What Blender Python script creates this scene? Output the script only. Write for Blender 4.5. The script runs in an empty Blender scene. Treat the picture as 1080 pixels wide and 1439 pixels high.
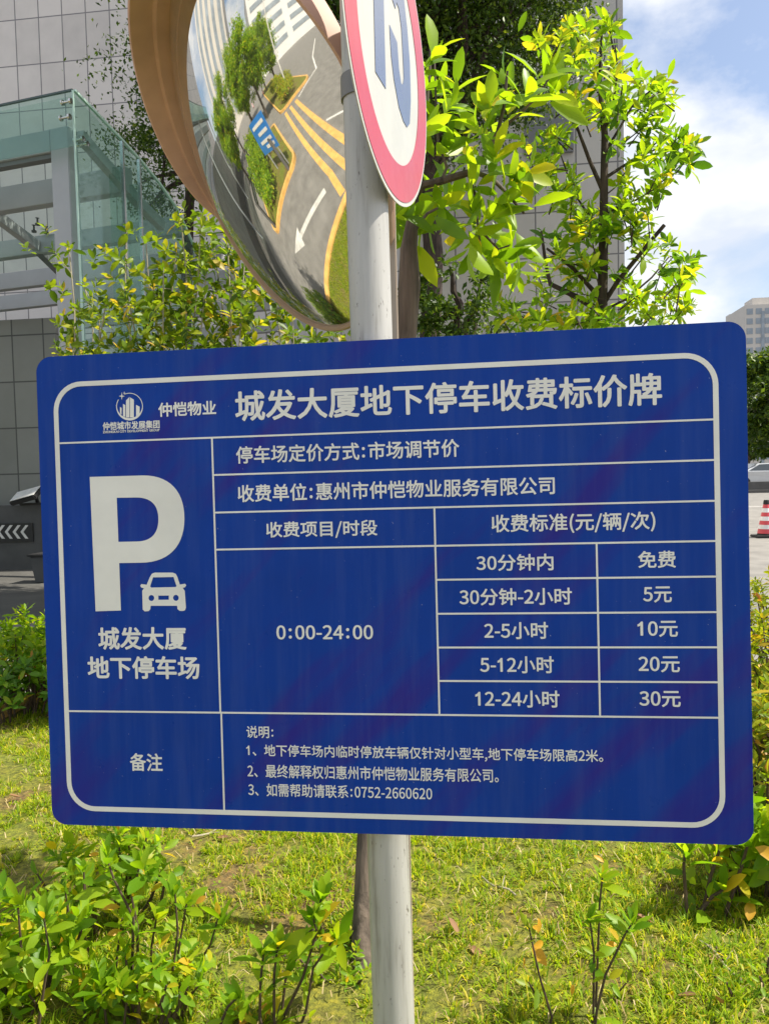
import bpy, bmesh, math, random
import numpy as np
from mathutils import Vector, Matrix
random.seed(7)
rng = np.random.default_rng(7)
R = math.radians
SC = bpy.context.scene
COL = SC.collection

# ------------------------------------------------------------------ camera
FPX = 1087.0
CAM = np.array([0.0, 0.0, 1.6])
YAW, PITCH, ROLL = R(7.3), R(2.9), R(-1.3)
cam_rot = (Matrix.Rotation(YAW, 3, 'Z') @ Matrix.Rotation(math.pi / 2 - PITCH, 3, 'X') @ Matrix.Rotation(ROLL, 3, 'Z'))
cd = bpy.data.cameras.new('camera')
cam = bpy.data.objects.new('camera', cd)
COL.objects.link(cam)
cam.matrix_world = Matrix.Translation(CAM) @ cam_rot.to_4x4()
cd.sensor_fit = 'VERTICAL'
cd.sensor_height = 36.0
cd.lens = 36.0 * FPX / 1439.0
cd.clip_start = 0.05
cd.clip_end = 3000
SC.camera = cam
RM = np.array(cam_rot)

# ------------------------------------------------------------------ light and exposure
SUN_EL, SUN_AZ = R(56), R(7)          # azimuth counted from +X towards +Y
sv = Vector((math.cos(SUN_EL) * math.cos(SUN_AZ), math.cos(SUN_EL) * math.sin(SUN_AZ), math.sin(SUN_EL)))
sl = bpy.data.lights.new('sun', 'SUN')
sl.energy = 4.6
sl.angle = R(0.5)
sl.color = (1.0, 0.93, 0.80)
so = bpy.data.objects.new('sun', sl)
COL.objects.link(so)
so.rotation_euler = sv.to_track_quat('Z', 'Y').to_euler()
so.location = (20, 5, 40)

W = bpy.data.worlds.new('World')
SC.world = W
W.use_nodes = True
nt = W.node_tree
nt.nodes.clear()
wo = nt.nodes.new('ShaderNodeOutputWorld')
bg = nt.nodes.new('ShaderNodeBackground')
bgc = nt.nodes.new('ShaderNodeBackground')
sky = nt.nodes.new('ShaderNodeTexSky')
sky.sky_type = 'NISHITA'
sky.sun_disc = False
sky.sun_elevation = SUN_EL
sky.sun_rotation = math.pi / 2 - SUN_AZ
sky.air_density = 1.0
sky.dust_density = 2.6
sky.ozone_density = 1.0
bg.inputs['Strength'].default_value = 0.10
nt.links.new(sky.outputs[0], bg.inputs['Color'])
tc = nt.nodes.new('ShaderNodeTexCoord')
mp = nt.nodes.new('ShaderNodeMapping')
mp.inputs['Scale'].default_value = (1.0, 1.0, 2.1)
mp.inputs['Location'].default_value = (0.38, 0.20, 0.0)
nt.links.new(tc.outputs['Generated'], mp.inputs['Vector'])
nz = nt.nodes.new('ShaderNodeTexNoise')
nz.inputs['Scale'].default_value = 2.9
nz.inputs['Detail'].default_value = 9
nz.inputs['Roughness'].default_value = 0.56
nz.inputs['Distortion'].default_value = 0.25
nt.links.new(mp.outputs[0], nz.inputs['Vector'])
cr = nt.nodes.new('ShaderNodeValToRGB')
cr.color_ramp.elements[0].position = 0.40
cr.color_ramp.elements[1].position = 0.56
nt.links.new(nz.outputs['Fac'], cr.inputs['Fac'])
nz2 = nt.nodes.new('ShaderNodeTexNoise')
nz2.inputs['Scale'].default_value = 7.0
nz2.inputs['Detail'].default_value = 6
nt.links.new(mp.outputs[0], nz2.inputs['Vector'])
cr2 = nt.nodes.new('ShaderNodeValToRGB')
cr2.color_ramp.elements[0].color = (0.60, 0.65, 0.74, 1)
cr2.color_ramp.elements[1].color = (0.86, 0.86, 0.87, 1)
cr2.color_ramp.elements[0].position = 0.35
cr2.color_ramp.elements[1].position = 0.62
nt.links.new(nz2.outputs['Fac'], cr2.inputs['Fac'])
nt.links.new(cr2.outputs[0], bgc.inputs['Color'])
bgc.inputs['Strength'].default_value = 0.70
mx = nt.nodes.new('ShaderNodeMixShader')
nt.links.new(cr.outputs[0], mx.inputs[0])
nt.links.new(bg.outputs[0], mx.inputs[1])
nt.links.new(bgc.outputs[0], mx.inputs[2])
nt.links.new(mx.outputs[0], wo.inputs['Surface'])

SC.view_settings.view_transform = 'Standard'
SC.view_settings.look = 'None'
SC.view_settings.gamma = 1.0
SC.view_settings.exposure = 0.95
SC.cycles.max_bounces = 10
SC.cycles.transparent_max_bounces = 16

# ------------------------------------------------------------------ pixel -> place
def ray(u, v):
    return RM @ np.array([(u - 540) / FPX, -(v - 719.5) / FPX, -1.0])
def at(u, v, Y):
    d = ray(u, v)
    return CAM + d * ((Y - CAM[1]) / d[1])
def atg(u, v, z=0.0):
    d = ray(u, v)
    return CAM + d * ((z - CAM[2]) / d[2])
def onplane(u, v, P0, n):
    d = ray(u, v)
    return CAM + d * (((np.array(P0) - CAM) @ n) / (d @ n))

# ------------------------------------------------------------------ materials
def new_mat(name):
    m = bpy.data.materials.new(name)
    m.use_nodes = True
    t = m.node_tree
    return m, t, t.nodes['Principled BSDF']
def coords(t, scale=(1, 1, 1), kind='Object'):
    c = t.nodes.new('ShaderNodeTexCoord')
    p = t.nodes.new('ShaderNodeMapping')
    p.inputs['Scale'].default_value = scale
    t.links.new(c.outputs[kind], p.inputs['Vector'])
    return p
def noise(t, vec, scale, detail=4, rough=.55):
    n = t.nodes.new('ShaderNodeTexNoise')
    n.inputs['Scale'].default_value = scale
    n.inputs['Detail'].default_value = detail
    n.inputs['Roughness'].default_value = rough
    t.links.new(vec.outputs[0], n.inputs['Vector'])
    return n
def ramp(t, src, stops):
    r = t.nodes.new('ShaderNodeValToRGB')
    e = r.color_ramp.elements
    while len(e) < len(stops):
        e.new(0.5)
    for k, (p, c) in enumerate(stops):
        e[k].position = p
        e[k].color = (*c, 1) if len(c) == 3 else c
    t.links.new(src, r.inputs['Fac'])
    return r
def plain(name, col, rough=.5, metal=0., var=.12, scale=6., stretch=(1, 1, 1), bump=0., coat=0., spec=.5):
    m, t, b = new_mat(name)
    v = coords(t, stretch)
    n = noise(t, v, scale)
    lo = tuple(c * (1 - var) for c in col)
    hi = tuple(min(1, c * (1 + var)) for c in col)
    r = ramp(t, n.outputs['Fac'], [(.3, lo), (.7, hi)])
    t.links.new(r.outputs[0], b.inputs['Base Color'])
    b.inputs['Roughness'].default_value = rough
    b.inputs['Metallic'].default_value = metal
    b.inputs['Specular IOR Level'].default_value = spec
    b.inputs['Coat Weight'].default_value = coat
    if bump:
        bp = t.nodes.new('ShaderNodeBump')
        bp.inputs['Strength'].default_value = bump
        bp.inputs['Distance'].default_value = .01
        t.links.new(n.outputs['Fac'], bp.inputs['Height'])
        t.links.new(bp.outputs[0], b.inputs['Normal'])
    return m
def leaf_mat(name, stops, trans=.5, tgain=1.5, rough=.42):
    m, t, b = new_mat(name)
    g = t.nodes.new('ShaderNodeNewGeometry')
    r = ramp(t, g.outputs['Random Per Island'], stops)
    t.links.new(r.outputs[0], b.inputs['Base Color'])
    b.inputs['Roughness'].default_value = rough
    b.inputs['Specular IOR Level'].default_value = .28
    tr = t.nodes.new('ShaderNodeBsdfTranslucent')
    mul = t.nodes.new('ShaderNodeMix')
    mul.data_type = 'RGBA'
    mul.blend_type = 'MULTIPLY'
    mul.inputs[0].default_value = 1
    t.links.new(r.outputs[0], mul.inputs[6])
    mul.inputs[7].default_value = (1.25 * tgain, 1.15 * tgain, .45 * tgain, 1)
    t.links.new(mul.outputs[2], tr.inputs['Color'])
    x = t.nodes.new('ShaderNodeMixShader')
    x.inputs[0].default_value = trans
    t.links.new(b.outputs[0], x.inputs[1])
    t.links.new(tr.outputs[0], x.inputs[2])
    t.links.new(x.outputs[0], t.nodes['Material Output'].inputs['Surface'])
    return m

M = {}
M['leaf_bright'] = leaf_mat('fresh_leaf', [(0, (.085, .18, .009)), (.35, (.16, .29, .011)), (.80, (.25, .38, .013)), (.96, (.36, .41, .02)), (1, (.48, .36, .03))], .52, 1.6)
M['leaf_yellow'] = leaf_mat('yellow_young_leaf', [(0, (.17, .32, .014)), (.6, (.28, .39, .018)), (1, (.46, .42, .03))], .5, 1.5)
M['leaf_mid'] = leaf_mat('green_shrub_leaf', [(0, (.05, .13, .010)), (.5, (.10, .23, .012)), (.88, (.18, .31, .015)), (.98, (.36, .31, .025)), (1, (.38, .17, .03))], .42, 1.5)
M['leaf_hedge'] = leaf_mat('hedge_leaf', [(0, (.12, .20, .012)), (.4, (.22, .30, .015)), (.8, (.36, .38, .02)), (.96, (.48, .36, .03)), (1, (.42, .16, .06))], .45, 1.4)
M['leaf_shrub'] = leaf_mat('tall_shrub_leaf', [(0, (.045, .095, .010)), (.4, (.11, .19, .014)), (.8, (.22, .30, .016)), (.95, (.36, .36, .03)), (1, (.48, .30, .06))], .48, 1.5)
M['leaf_far'] = leaf_mat('roadside_leaf', [(0, (.03, .07, .010)), (.6, (.07, .13, .014)), (1, (.14, .20, .02))], .3, 1.3)
M['leaf_sapling'] = leaf_mat('sapling_leaf', [(0, (.10, .22, .010)), (.4, (.19, .33, .012)), (.85, (.30, .40, .014)), (.95, (.46, .42, .02)), (1, (.50, .32, .03))], .55, 1.6)
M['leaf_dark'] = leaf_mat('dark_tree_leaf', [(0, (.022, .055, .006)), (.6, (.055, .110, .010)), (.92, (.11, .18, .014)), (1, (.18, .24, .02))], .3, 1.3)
M['leaf_orange'] = leaf_mat('orange_old_leaf', [(0, (.50, .24, .02)), (.5, (.60, .36, .03)), (1, (.45, .16, .05))], .4, 1.2)
M['leaf_brown'] = leaf_mat('dry_brown_leaf', [(0, (.14, .07, .03)), (.5, (.22, .12, .06)), (1, (.30, .19, .10))], .15, 1.0, .7)
M['grass'] = leaf_mat('grass_blade', [(0, (.08, .16, .006)), (.32, (.17, .28, .007)), (.72, (.31, .40, .010)), (.92, (.46, .41, .03)), (1, (.52, .43, .12))], .45, 1.7, .6)
M['straw'] = leaf_mat('straw', [(0, (.20, .14, .06)), (.5, (.38, .29, .13)), (1, (.52, .43, .24))], .2, 1., .7)
M['weed'] = leaf_mat('clover_leaf', [(0, (.09, .17, .012)), (.5, (.18, .27, .015)), (1, (.30, .36, .02))], .4, 1.4, .55)
M['bark'] = plain('grey_brown_bark', (.085, .065, .048), .85, 0, .5, 40, (1, 1, .25), .5)
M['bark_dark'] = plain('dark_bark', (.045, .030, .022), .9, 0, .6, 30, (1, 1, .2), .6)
M['bark_split'] = plain('split_brown_bark', (.085, .065, .05), .85, 0, .75, 28, (1, 1, .12), .9)
M['stem'] = plain('brown_stem', (.07, .045, .028), .8, 0, .4, 60, (1, 1, .3), .3)
M['cane'] = plain('pale_cane', (.30, .27, .19), .75, 0, .35, 40, (1, 1, .3), .3)
M['pole'] = None

def pole_mat():
    m, t, b = new_mat('weathered_grey_pole_paint')
    v = coords(t, (1, 1, .08))
    n = noise(t, v, 60, 6, .6)
    v2 = coords(t, (1, 1, .3))
    n2 = noise(t, v2, 130, 3, .7)
    r = ramp(t, n.outputs['Fac'], [(.30, (.26, .25, .23)), (.45, (.40, .395, .38)), (.8, (.48, .475, .46))])
    sp = ramp(t, n2.outputs['Fac'], [(.29, (.16, .13, .10)), (.36, (1, 1, 1))])
    mu = t.nodes.new('ShaderNodeMix')
    mu.data_type = 'RGBA'
    mu.blend_type = 'MULTIPLY'
    mu.inputs[0].default_value = .8
    t.links.new(r.outputs[0], mu.inputs[6])
    t.links.new(sp.outputs[0], mu.inputs[7])
    t.links.new(mu.outputs[2], b.inputs['Base Color'])
    b.inputs['Roughness'].default_value = .42
    b.inputs['Metallic'].default_value = .15
    bp = t.nodes.new('ShaderNodeBump')
    bp.inputs['Strength'].default_value = .25
    bp.inputs['Distance'].default_value = .003
    t.links.new(n.outputs['Fac'], bp.inputs['Height'])
    t.links.new(bp.outputs[0], b.inputs['Normal'])
    return m
M['pole'] = pole_mat()

def film_mat(name, col, speck=True, rough=.33, coat=.35, streak=False):
    m, t, b = new_mat(name)
    v = coords(t)
    n = noise(t, v, 9, 5, .6)
    r = ramp(t, n.outputs['Fac'], [(.3, tuple(c * .93 for c in col)), (.7, tuple(min(1, c * 1.06) for c in col))])
    src = r.outputs[0]
    if speck:
        n2 = noise(t, v, 260, 2, .5)
        s = ramp(t, n2.outputs['Fac'], [(.765, (0, 0, 0)), (.79, (1, 1, 1))])
        mu = t.nodes.new('ShaderNodeMix')
        mu.data_type = 'RGBA'
        t.links.new(s.outputs[0], mu.inputs[0])
        t.links.new(src, mu.inputs[6])
        mu.inputs[7].default_value = (.35, .38, .45, 1)
        src = mu.outputs[2]
    if streak:      # purple reflection streaks painted slantwise into the film colour
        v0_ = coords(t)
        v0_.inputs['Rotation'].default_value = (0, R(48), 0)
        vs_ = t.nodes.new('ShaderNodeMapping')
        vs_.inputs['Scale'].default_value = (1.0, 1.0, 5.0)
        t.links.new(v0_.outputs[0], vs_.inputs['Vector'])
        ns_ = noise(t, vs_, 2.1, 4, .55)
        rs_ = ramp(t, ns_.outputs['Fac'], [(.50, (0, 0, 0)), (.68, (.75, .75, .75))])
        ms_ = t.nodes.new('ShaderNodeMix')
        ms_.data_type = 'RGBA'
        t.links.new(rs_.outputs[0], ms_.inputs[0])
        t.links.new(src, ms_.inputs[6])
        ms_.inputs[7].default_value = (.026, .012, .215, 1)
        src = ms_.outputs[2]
        vd_ = coords(t, (24, 1, 1.6))            # faint dust runs down the film
        nd_ = noise(t, vd_, 1.6, 6, .65)
        rd2_ = ramp(t, nd_.outputs['Fac'], [(.45, (0, 0, 0)), (.80, (.085, .085, .085))])
        md_ = t.nodes.new('ShaderNodeMix')
        md_.data_type = 'RGBA'
        t.links.new(rd2_.outputs[0], md_.inputs[0])
        t.links.new(src, md_.inputs[6])
        md_.inputs[7].default_value = (.22, .26, .34, 1)
        src = md_.outputs[2]
    t.links.new(src, b.inputs['Base Color'])
    n3 = noise(t, v, 14, 6, .65)
    rr = ramp(t, n3.outputs['Fac'], [(.3, (rough * .75,) * 3), (.7, (rough * 1.25,) * 3)])
    t.links.new(rr.outputs[0], b.inputs['Roughness'])
    b.inputs['Coat Weight'].default_value = coat
    b.inputs['Coat Roughness'].default_value = .12
    b.inputs['Specular IOR Level'].default_value = .16
    n4 = noise(t, v, 5, 3, .5)
    bp = t.nodes.new('ShaderNodeBump')
    bp.inputs['Strength'].default_value = .12
    bp.inputs['Distance'].default_value = .01
    t.links.new(n4.outputs['Fac'], bp.inputs['Height'])
    t.links.new(bp.outputs[0], b.inputs['Normal'])
    return m
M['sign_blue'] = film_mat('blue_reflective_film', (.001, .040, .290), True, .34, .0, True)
M['sign_white'] = film_mat('white_lettering_film', (.74, .735, .69), False, .45, .0)
M['sign_edge'] = plain('aluminium_edge', (.55, .56, .57), .35, .8)
M['red_film'] = film_mat('faded_red_film', (.44, .045, .065), False, .35, .5)
M['white_film'] = film_mat('white_disc_film', (.47, .47, .44), False, .4, .3)
M['digit_film'] = film_mat('glare_grey_digit_film', (.115, .145, .235), False, .3, .6)  # dark digits with the blue grey glare put into their colour
M['hood'] = plain('faded_orange_plastic', (.53, .31, .22), .55, 0, .16, 7, (1, 1, 1), .05)
M['hood_rim'] = plain('tan_rubber_rim', (.36, .24, .16), .55, 0, .1, 12)
mm, tt, bb = new_mat('mirror_surface')
bb.inputs['Metallic'].default_value = 1
vm_ = coords(tt)
nm_ = noise(tt, vm_, 6, 6, .65)
rm_ = ramp(tt, nm_.outputs['Fac'], [(.35, (.012,) * 3), (.75, (.05,) * 3)])
tt.links.new(rm_.outputs[0], bb.inputs['Roughness'])
bb.inputs['Base Color'].default_value = (.74, .73, .68, 1)
dd_ = tt.nodes.new('ShaderNodeBsdfDiffuse')
dd_.inputs['Color'].default_value = (.45, .42, .36, 1)
xx_ = tt.nodes.new('ShaderNodeMixShader')
nm2_ = noise(tt, vm_, 11, 5, .7)
rd_ = ramp(tt, nm2_.outputs['Fac'], [(.4, (.05,) * 3), (.75, (.17,) * 3)])
tt.links.new(rd_.outputs[0], xx_.inputs[0])
tt.links.new(bb.outputs[0], xx_.inputs[1])
tt.links.new(dd_.outputs[0], xx_.inputs[2])
tt.links.new(xx_.outputs[0], tt.nodes['Material Output'].inputs['Surface'])
M['mirror'] = mm
M['steel_dark'] = plain('dark_galvanised_steel', (.20, .195, .19), .5, .5)
M['beige'] = plain('beige_painted_stake', (.42, .35, .28), .6, 0, .15, 20, (1, 1, .2), .2)
M['canopy_grey'] = plain('grey_canopy_paint', (.36, .37, .385), .45, .1, .06, 3)
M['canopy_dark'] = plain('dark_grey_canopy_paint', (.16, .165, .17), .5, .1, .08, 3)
M['chrome'] = plain('stainless_fitting', (.6, .6, .58), .25, 1)

def glass_mat():
    m, t, b = new_mat('green_tinted_glass')
    tr = t.nodes.new('ShaderNodeBsdfTransparent')
    tr.inputs['Color'].default_value = (.80, .90, .86, 1)
    gl = t.nodes.new('ShaderNodeBsdfGlossy')
    gl.inputs['Roughness'].default_value = .03
    gl.inputs['Color'].default_value = (.80, .90, .86, 1)
    df = t.nodes.new('ShaderNodeBsdfDiffuse')
    df.inputs['Color'].default_value = (.45, .62, .55, 1)
    lwt = t.nodes.new('ShaderNodeLayerWeight')
    lwt.inputs['Blend'].default_value = .5
    fr = ramp(t, lwt.outputs['Facing'], [(0, (.03,) * 3), (.55, (.05,) * 3), (.8, (.14,) * 3), (1, (.75,) * 3)])
    x = t.nodes.new('ShaderNodeMixShader')
    x2 = t.nodes.new('ShaderNodeMixShader')
    v = coords(t)
    n = noise(t, v, 1.6, 5)
    dr = ramp(t, n.outputs['Fac'], [(.3, (.02,) * 3), (.7, (.07,) * 3)])
    t.links.new(dr.outputs[0], x2.inputs[0])
    t.links.new(tr.outputs[0], x2.inputs[1])
    t.links.new(df.outputs[0], x2.inputs[2])
    t.links.new(fr.outputs[0], x.inputs[0])
    t.links.new(x2.outputs[0], x.inputs[1])
    t.links.new(gl.outputs[0], x.inputs[2])
    t.links.new(x.outputs[0], t.nodes['Material Output'].inputs['Surface'])
    return m
M['glass'] = glass_mat()
M['glass_edge'] = plain('pale_green_glass_edge', (.42, .60, .52), .2, 0, .1, 4)
M['glass_edge_dark'] = plain('dark_green_glass_edge', (.06, .09, .085), .2, 0, .1, 4)

def tile_mat(name, col, tw, th, joint=.018, ox=0., oz=0., axis='x'):
    m, t, b = new_mat(name)
    c = t.nodes.new('ShaderNodeTexCoord')
    s = t.nodes.new('ShaderNodeSeparateXYZ')
    t.links.new(c.outputs['Object'], s.inputs[0])
    def line(src, pitch, off):
        a = t.nodes.new('ShaderNodeMath'); a.operation = 'ADD'; a.inputs[1].default_value = off + 500 * pitch
        t.links.new(src, a.inputs[0])
        d = t.nodes.new('ShaderNodeMath'); d.operation = 'MODULO'; d.inputs[1].default_value = pitch
        t.links.new(a.outputs[0], d.inputs[0])
        l = t.nodes.new('ShaderNodeMath'); l.operation = 'LESS_THAN'; l.inputs[1].default_value = joint
        t.links.new(d.outputs[0], l.inputs[0])
        q = t.nodes.new('ShaderNodeMath'); q.operation = 'DIVIDE'; q.inputs[1].default_value = pitch
        t.links.new(a.outputs[0], q.inputs[0])
        f = t.nodes.new('ShaderNodeMath'); f.operation = 'FLOOR'
        t.links.new(q.outputs[0], f.inputs[0])
        return l, f
    lx, fx = line(s.outputs[0 if axis == 'x' else 1], tw, ox)
    lz, fz = line(s.outputs[2], th, oz)
    mxm = t.nodes.new('ShaderNodeMath'); mxm.operation = 'MAXIMUM'
    t.links.new(lx.outputs[0], mxm.inputs[0]); t.links.new(lz.outputs[0], mxm.inputs[1])
    cv = t.nodes.new('ShaderNodeCombineXYZ')
    t.links.new(fx.outputs[0], cv.inputs[0]); t.links.new(fz.outputs[0], cv.inputs[1])
    wn = t.nodes.new('ShaderNodeTexWhiteNoise')
    t.links.new(cv.outputs[0], wn.inputs[0])
    vv = coords(t)
    n = noise(t, vv, 1.3, 6, .6)
    ad = t.nodes.new('ShaderNodeMath'); ad.operation = 'MULTIPLY_ADD'
    ad.inputs[1].default_value = .45
    t.links.new(wn.outputs[0], ad.inputs[0])
    t.links.new(n.outputs['Fac'], ad.inputs[2])
    r = ramp(t, ad.outputs[0], [(.35, tuple(k * .85 for k in col)), (.95, tuple(k * 1.08 for k in col))])
    mu = t.nodes.new('ShaderNodeMix'); mu.data_type = 'RGBA'
    t.links.new(mxm.outputs[0], mu.inputs[0])
    t.links.new(r.outputs[0], mu.inputs[6])
    mu.inputs[7].default_value = (col[0] * .32, col[1] * .32, col[2] * .34, 1)
    t.links.new(mu.outputs[2], b.inputs['Base Color'])
    b.inputs['Roughness'].default_value = .38
    return m
M['asphalt'] = plain('asphalt', (.17, .163, .152), .9, 0, .22, 2.2, (1, 1, 1), .1)
M['yellow_paint'] = plain('worn_yellow_road_paint', (.62, .36, .10), .8, 0, .2, 5)
M['white_paint'] = plain('worn_white_road_paint', (.70, .69, .66), .8, 0, .12, 5)
M['grey_paint'] = plain('faded_white_arrow_paint', (.50, .49, .46), .85, 0, .25, 3)
M['concrete'] = plain('kerb_concrete', (.36, .345, .32), .85, 0, .15, 6)
M['dark_wall'] = plain('dark_grey_render', (.085, .085, .085), .8, 0, .15, 3)
M['black'] = plain('black_plastic', (.022, .022, .023), .5)
M['window'] = plain('dark_window_glass', (.03, .04, .05), .08, 0, .2, .3, (1, 1, 1), 0, 0, .8)
M['apt_wall'] = plain('cream_apartment_render', (.52, .49, .45), .8, 0, .05, .2)  # paled so the wall colour carries the distance haze
M['apt_grey'] = plain('grey_apartment_render', (.38, .37, .36), .8, 0, .05, .2)
M['white_wall'] = plain('haze_white_render', (.66, .66, .65), .7, 0, .05, .2)
M['car_paint'] = plain('silver_car_paint', (.56, .58, .60), .25, .3, .03, 3, (1, 1, 1), 0, .8)
M['shade_floor'] = plain('shade_dark_asphalt', (.075, .073, .068), .85, 0, .2, 2)  # asphalt with the shade under the canopy put into its colour
M['window_soft'] = plain('softened_window_glass', (.26, .30, .34), .15, 0, .25, .3)  # glass lightened to cut contrast, giving the far towers their haze
M['rubber'] = plain('black_rubber', (.02, .02, .02), .8)
M['cone_red'] = plain('faded_red_cone_plastic', (.62, .07, .09), .5)
M['cone_white'] = plain('white_reflective_band', (.78, .78, .78), .4)
M['lamp_glass'] = plain('floodlight_front_glass', (.70, .70, .68), .2)
M['sky_blue_panel'] = plain('blue_notice_panel', (.03, .20, .58), .4)

def ground_mat():
    m, t, b = new_mat('lawn_soil_and_thatch')
    v = coords(t)
    n1 = noise(t, v, 1.7, 5, .6)
    n2 = noise(t, v, 38, 5, .7)
    r1 = ramp(t, n1.outputs['Fac'], [(.34, (.14, .085, .035)), (.46, (.14, .14, .015)), (.68, (.12, .16, .010))])
    r2 = ramp(t, n2.outputs['Fac'], [(.35, (.35, .33, .3)), (.5, (1, 1, 1)), (.68, (2.1, 1.8, 1.4))])
    mu = t.nodes.new('ShaderNodeMix'); mu.data_type = 'RGBA'; mu.blend_type = 'MULTIPLY'
    mu.inputs[0].default_value = .85
    t.links.new(r1.outputs[0], mu.inputs[6]); t.links.new(r2.outputs[0], mu.inputs[7])
    t.links.new(mu.outputs[2], b.inputs['Base Color'])
    b.inputs['Roughness'].default_value = .95
    bp = t.nodes.new('ShaderNodeBump'); bp.inputs['Strength'].default_value = .8; bp.inputs['Distance'].default_value = .03
    t.links.new(n2.outputs['Fac'], bp.inputs['Height'])
    t.links.new(bp.outputs[0], b.inputs['Normal'])
    return m
M['soil'] = ground_mat()

# ------------------------------------------------------------------ object helpers
def tag(o, label=None, cat=None, group=None, kind=None):
    if label: o['label'] = label
    if cat: o['category'] = cat
    if group: o['group'] = group
    if kind: o['kind'] = kind
    return o
def thing(name, label, cat, loc=(0, 0, 0), group=None):
    o = bpy.data.objects.new(name, None)
    COL.objects.link(o)
    o.location = tuple(float(q) for q in loc)
    o.empty_display_size = .1
    return tag(o, label, cat, group)
def link(name, me, mat, parent=None, smooth=False):
    o = bpy.data.objects.new(name, me)
    COL.objects.link(o)
    if mat is not None and not me.materials:
        me.materials.append(mat)
    if smooth:
        me.polygons.foreach_set('use_smooth', [True] * len(me.polygons))
    if parent is not None:
        o.parent = parent
        if not isinstance(parent, str):
            w = Matrix.Identity(4)
            p = parent
            while p is not None:
                w = p.matrix_basis @ w if p.parent is None else p.matrix_basis @ w
                p = p.parent
            o.matrix_parent_inverse = w.inverted()   # geometry is given in world coordinates
    return o
class MB:
    """collects world-space shapes, builds ONE mesh object"""
    def __init__(s):
        s.v = []; s.f = []
    def add(s, v, f):
        b = len(s.v)
        s.v += [tuple(float(q) for q in p) for p in v]
        s.f += [tuple(i + b for i in q) for q in f]
        return s
    def frame_box(s, o, ax, lo, hi):
        o = np.array(o, float); ax = [np.array(a, float) for a in ax]
        v = []
        for k in (0, 1):
            for j in (0, 1):
                for i in (0, 1):
                    c = ((lo, hi)[i][0], (lo, hi)[j][1], (lo, hi)[k][2])
                    v.append(o + ax[0] * c[0] + ax[1] * c[1] + ax[2] * c[2])
        return s.add(v, [(0, 2, 3, 1), (4, 5, 7, 6), (0, 1, 5, 4), (2, 6, 7, 3), (0, 4, 6, 2), (1, 3, 7, 5)])
    def box(s, lo, hi):
        return s.frame_box((0, 0, 0), ((1, 0, 0), (0, 1, 0), (0, 0, 1)), lo, hi)
    def tube(s, pts, rad, n=8, cap=True):
        pts = [Vector([float(q) for q in p]) for p in pts]
        if not hasattr(rad, '__len__'):
            rad = [rad] * len(pts)
        rings = []
        prev = None
        for i, p in enumerate(pts):
            d = (pts[min(i + 1, len(pts) - 1)] - pts[max(i - 1, 0)]).normalized()
            if prev is None:
                a = d.orthogonal().normalized()
            else:
                a = (prev - d * prev.dot(d)).normalized()
            prev = a
            b = d.cross(a)
            rings.append([p + (a * math.cos(2 * math.pi * k / n) + b * math.sin(2 * math.pi * k / n)) * rad[i] for k in range(n)])
        v = [q for r_ in rings for q in r_]
        f = [(i * n + k, i * n + (k + 1) % n, (i + 1) * n + (k + 1) % n, (i + 1) * n + k) for i in range(len(pts) - 1) for k in range(n)]
        if cap:
            f.append(tuple(range(n - 1, -1, -1)))
            f.append(tuple((len(pts) - 1) * n + k for k in range(n)))
        return s.add(v, f)
    def bar(s, p, q, w, h, up=(0, 0, 1)):
        p = Vector([float(x) for x in p]); q = Vector([float(x) for x in q])
        d = q - p
        L = d.length
        d.normalize()
        u = Vector(up)
        side = d.cross(u).normalized()
        u = side.cross(d)
        return s.frame_box(p, (d, side, u), (0, -w / 2, -h / 2), (L, w / 2, h / 2))
    def prism(s, poly, o, ax, d0, d1):
        """poly in (ax0,ax1), extruded along ax2"""
        o = np.array(o, float); ax = [np.array(a, float) for a in ax]
        n = len(poly)
        v = [o + ax[0] * x + ax[1] * y + ax[2] * d0 for x, y in poly] + [o + ax[0] * x + ax[1] * y + ax[2] * d1 for x, y in poly]
        f = [tuple(range(n - 1, -1, -1)), tuple(range(n, 2 * n))] + [(i, (i + 1) % n, n + (i + 1) % n, n + i) for i in range(n)]
        return s.add(v, f)
    def lathe(s, prof, o, ax, n=32):
        """profile of (radius, height) about ax2"""
        o = np.array(o, float); ax = [np.array(a, float) for a in ax]
        v = []
        for r_, h in prof:
            for k in range(n):
                t = 2 * math.pi * k / n
                v.append(o + (ax[0] * math.cos(t) + ax[1] * math.sin(t)) * r_ + ax[2] * h)
        f = [(i * n + k, i * n + (k + 1) % n, (i + 1) * n + (k + 1) % n, (i + 1) * n + k) for i in range(len(prof) - 1) for k in range(n)]
        return s.add(v, f)
    def build(s, name, mat, parent=None, smooth=False, bevel=0., fixn=True):
        me = bpy.data.meshes.new(name)
        me.from_pydata(s.v, [], s.f)
        if fixn or bevel:
            bm = bmesh.new()
            bm.from_mesh(me)
            bmesh.ops.recalc_face_normals(bm, faces=bm.faces)
            if bevel:
                bmesh.ops.bevel(bm, geom=[e for e in bm.edges if len(e.link_faces) == 2 and e.calc_face_angle(0) > .5], offset=bevel, segments=2, affect='EDGES', clamp_overlap=True)
            bm.to_mesh(me)
            bm.free()
        o = link(name, me, mat, parent)
        if smooth:
            me.polygons.foreach_set('use_smooth', [True] * len(me.polygons))
            me.set_sharp_from_angle(angle=R(40))
        return o

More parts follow.
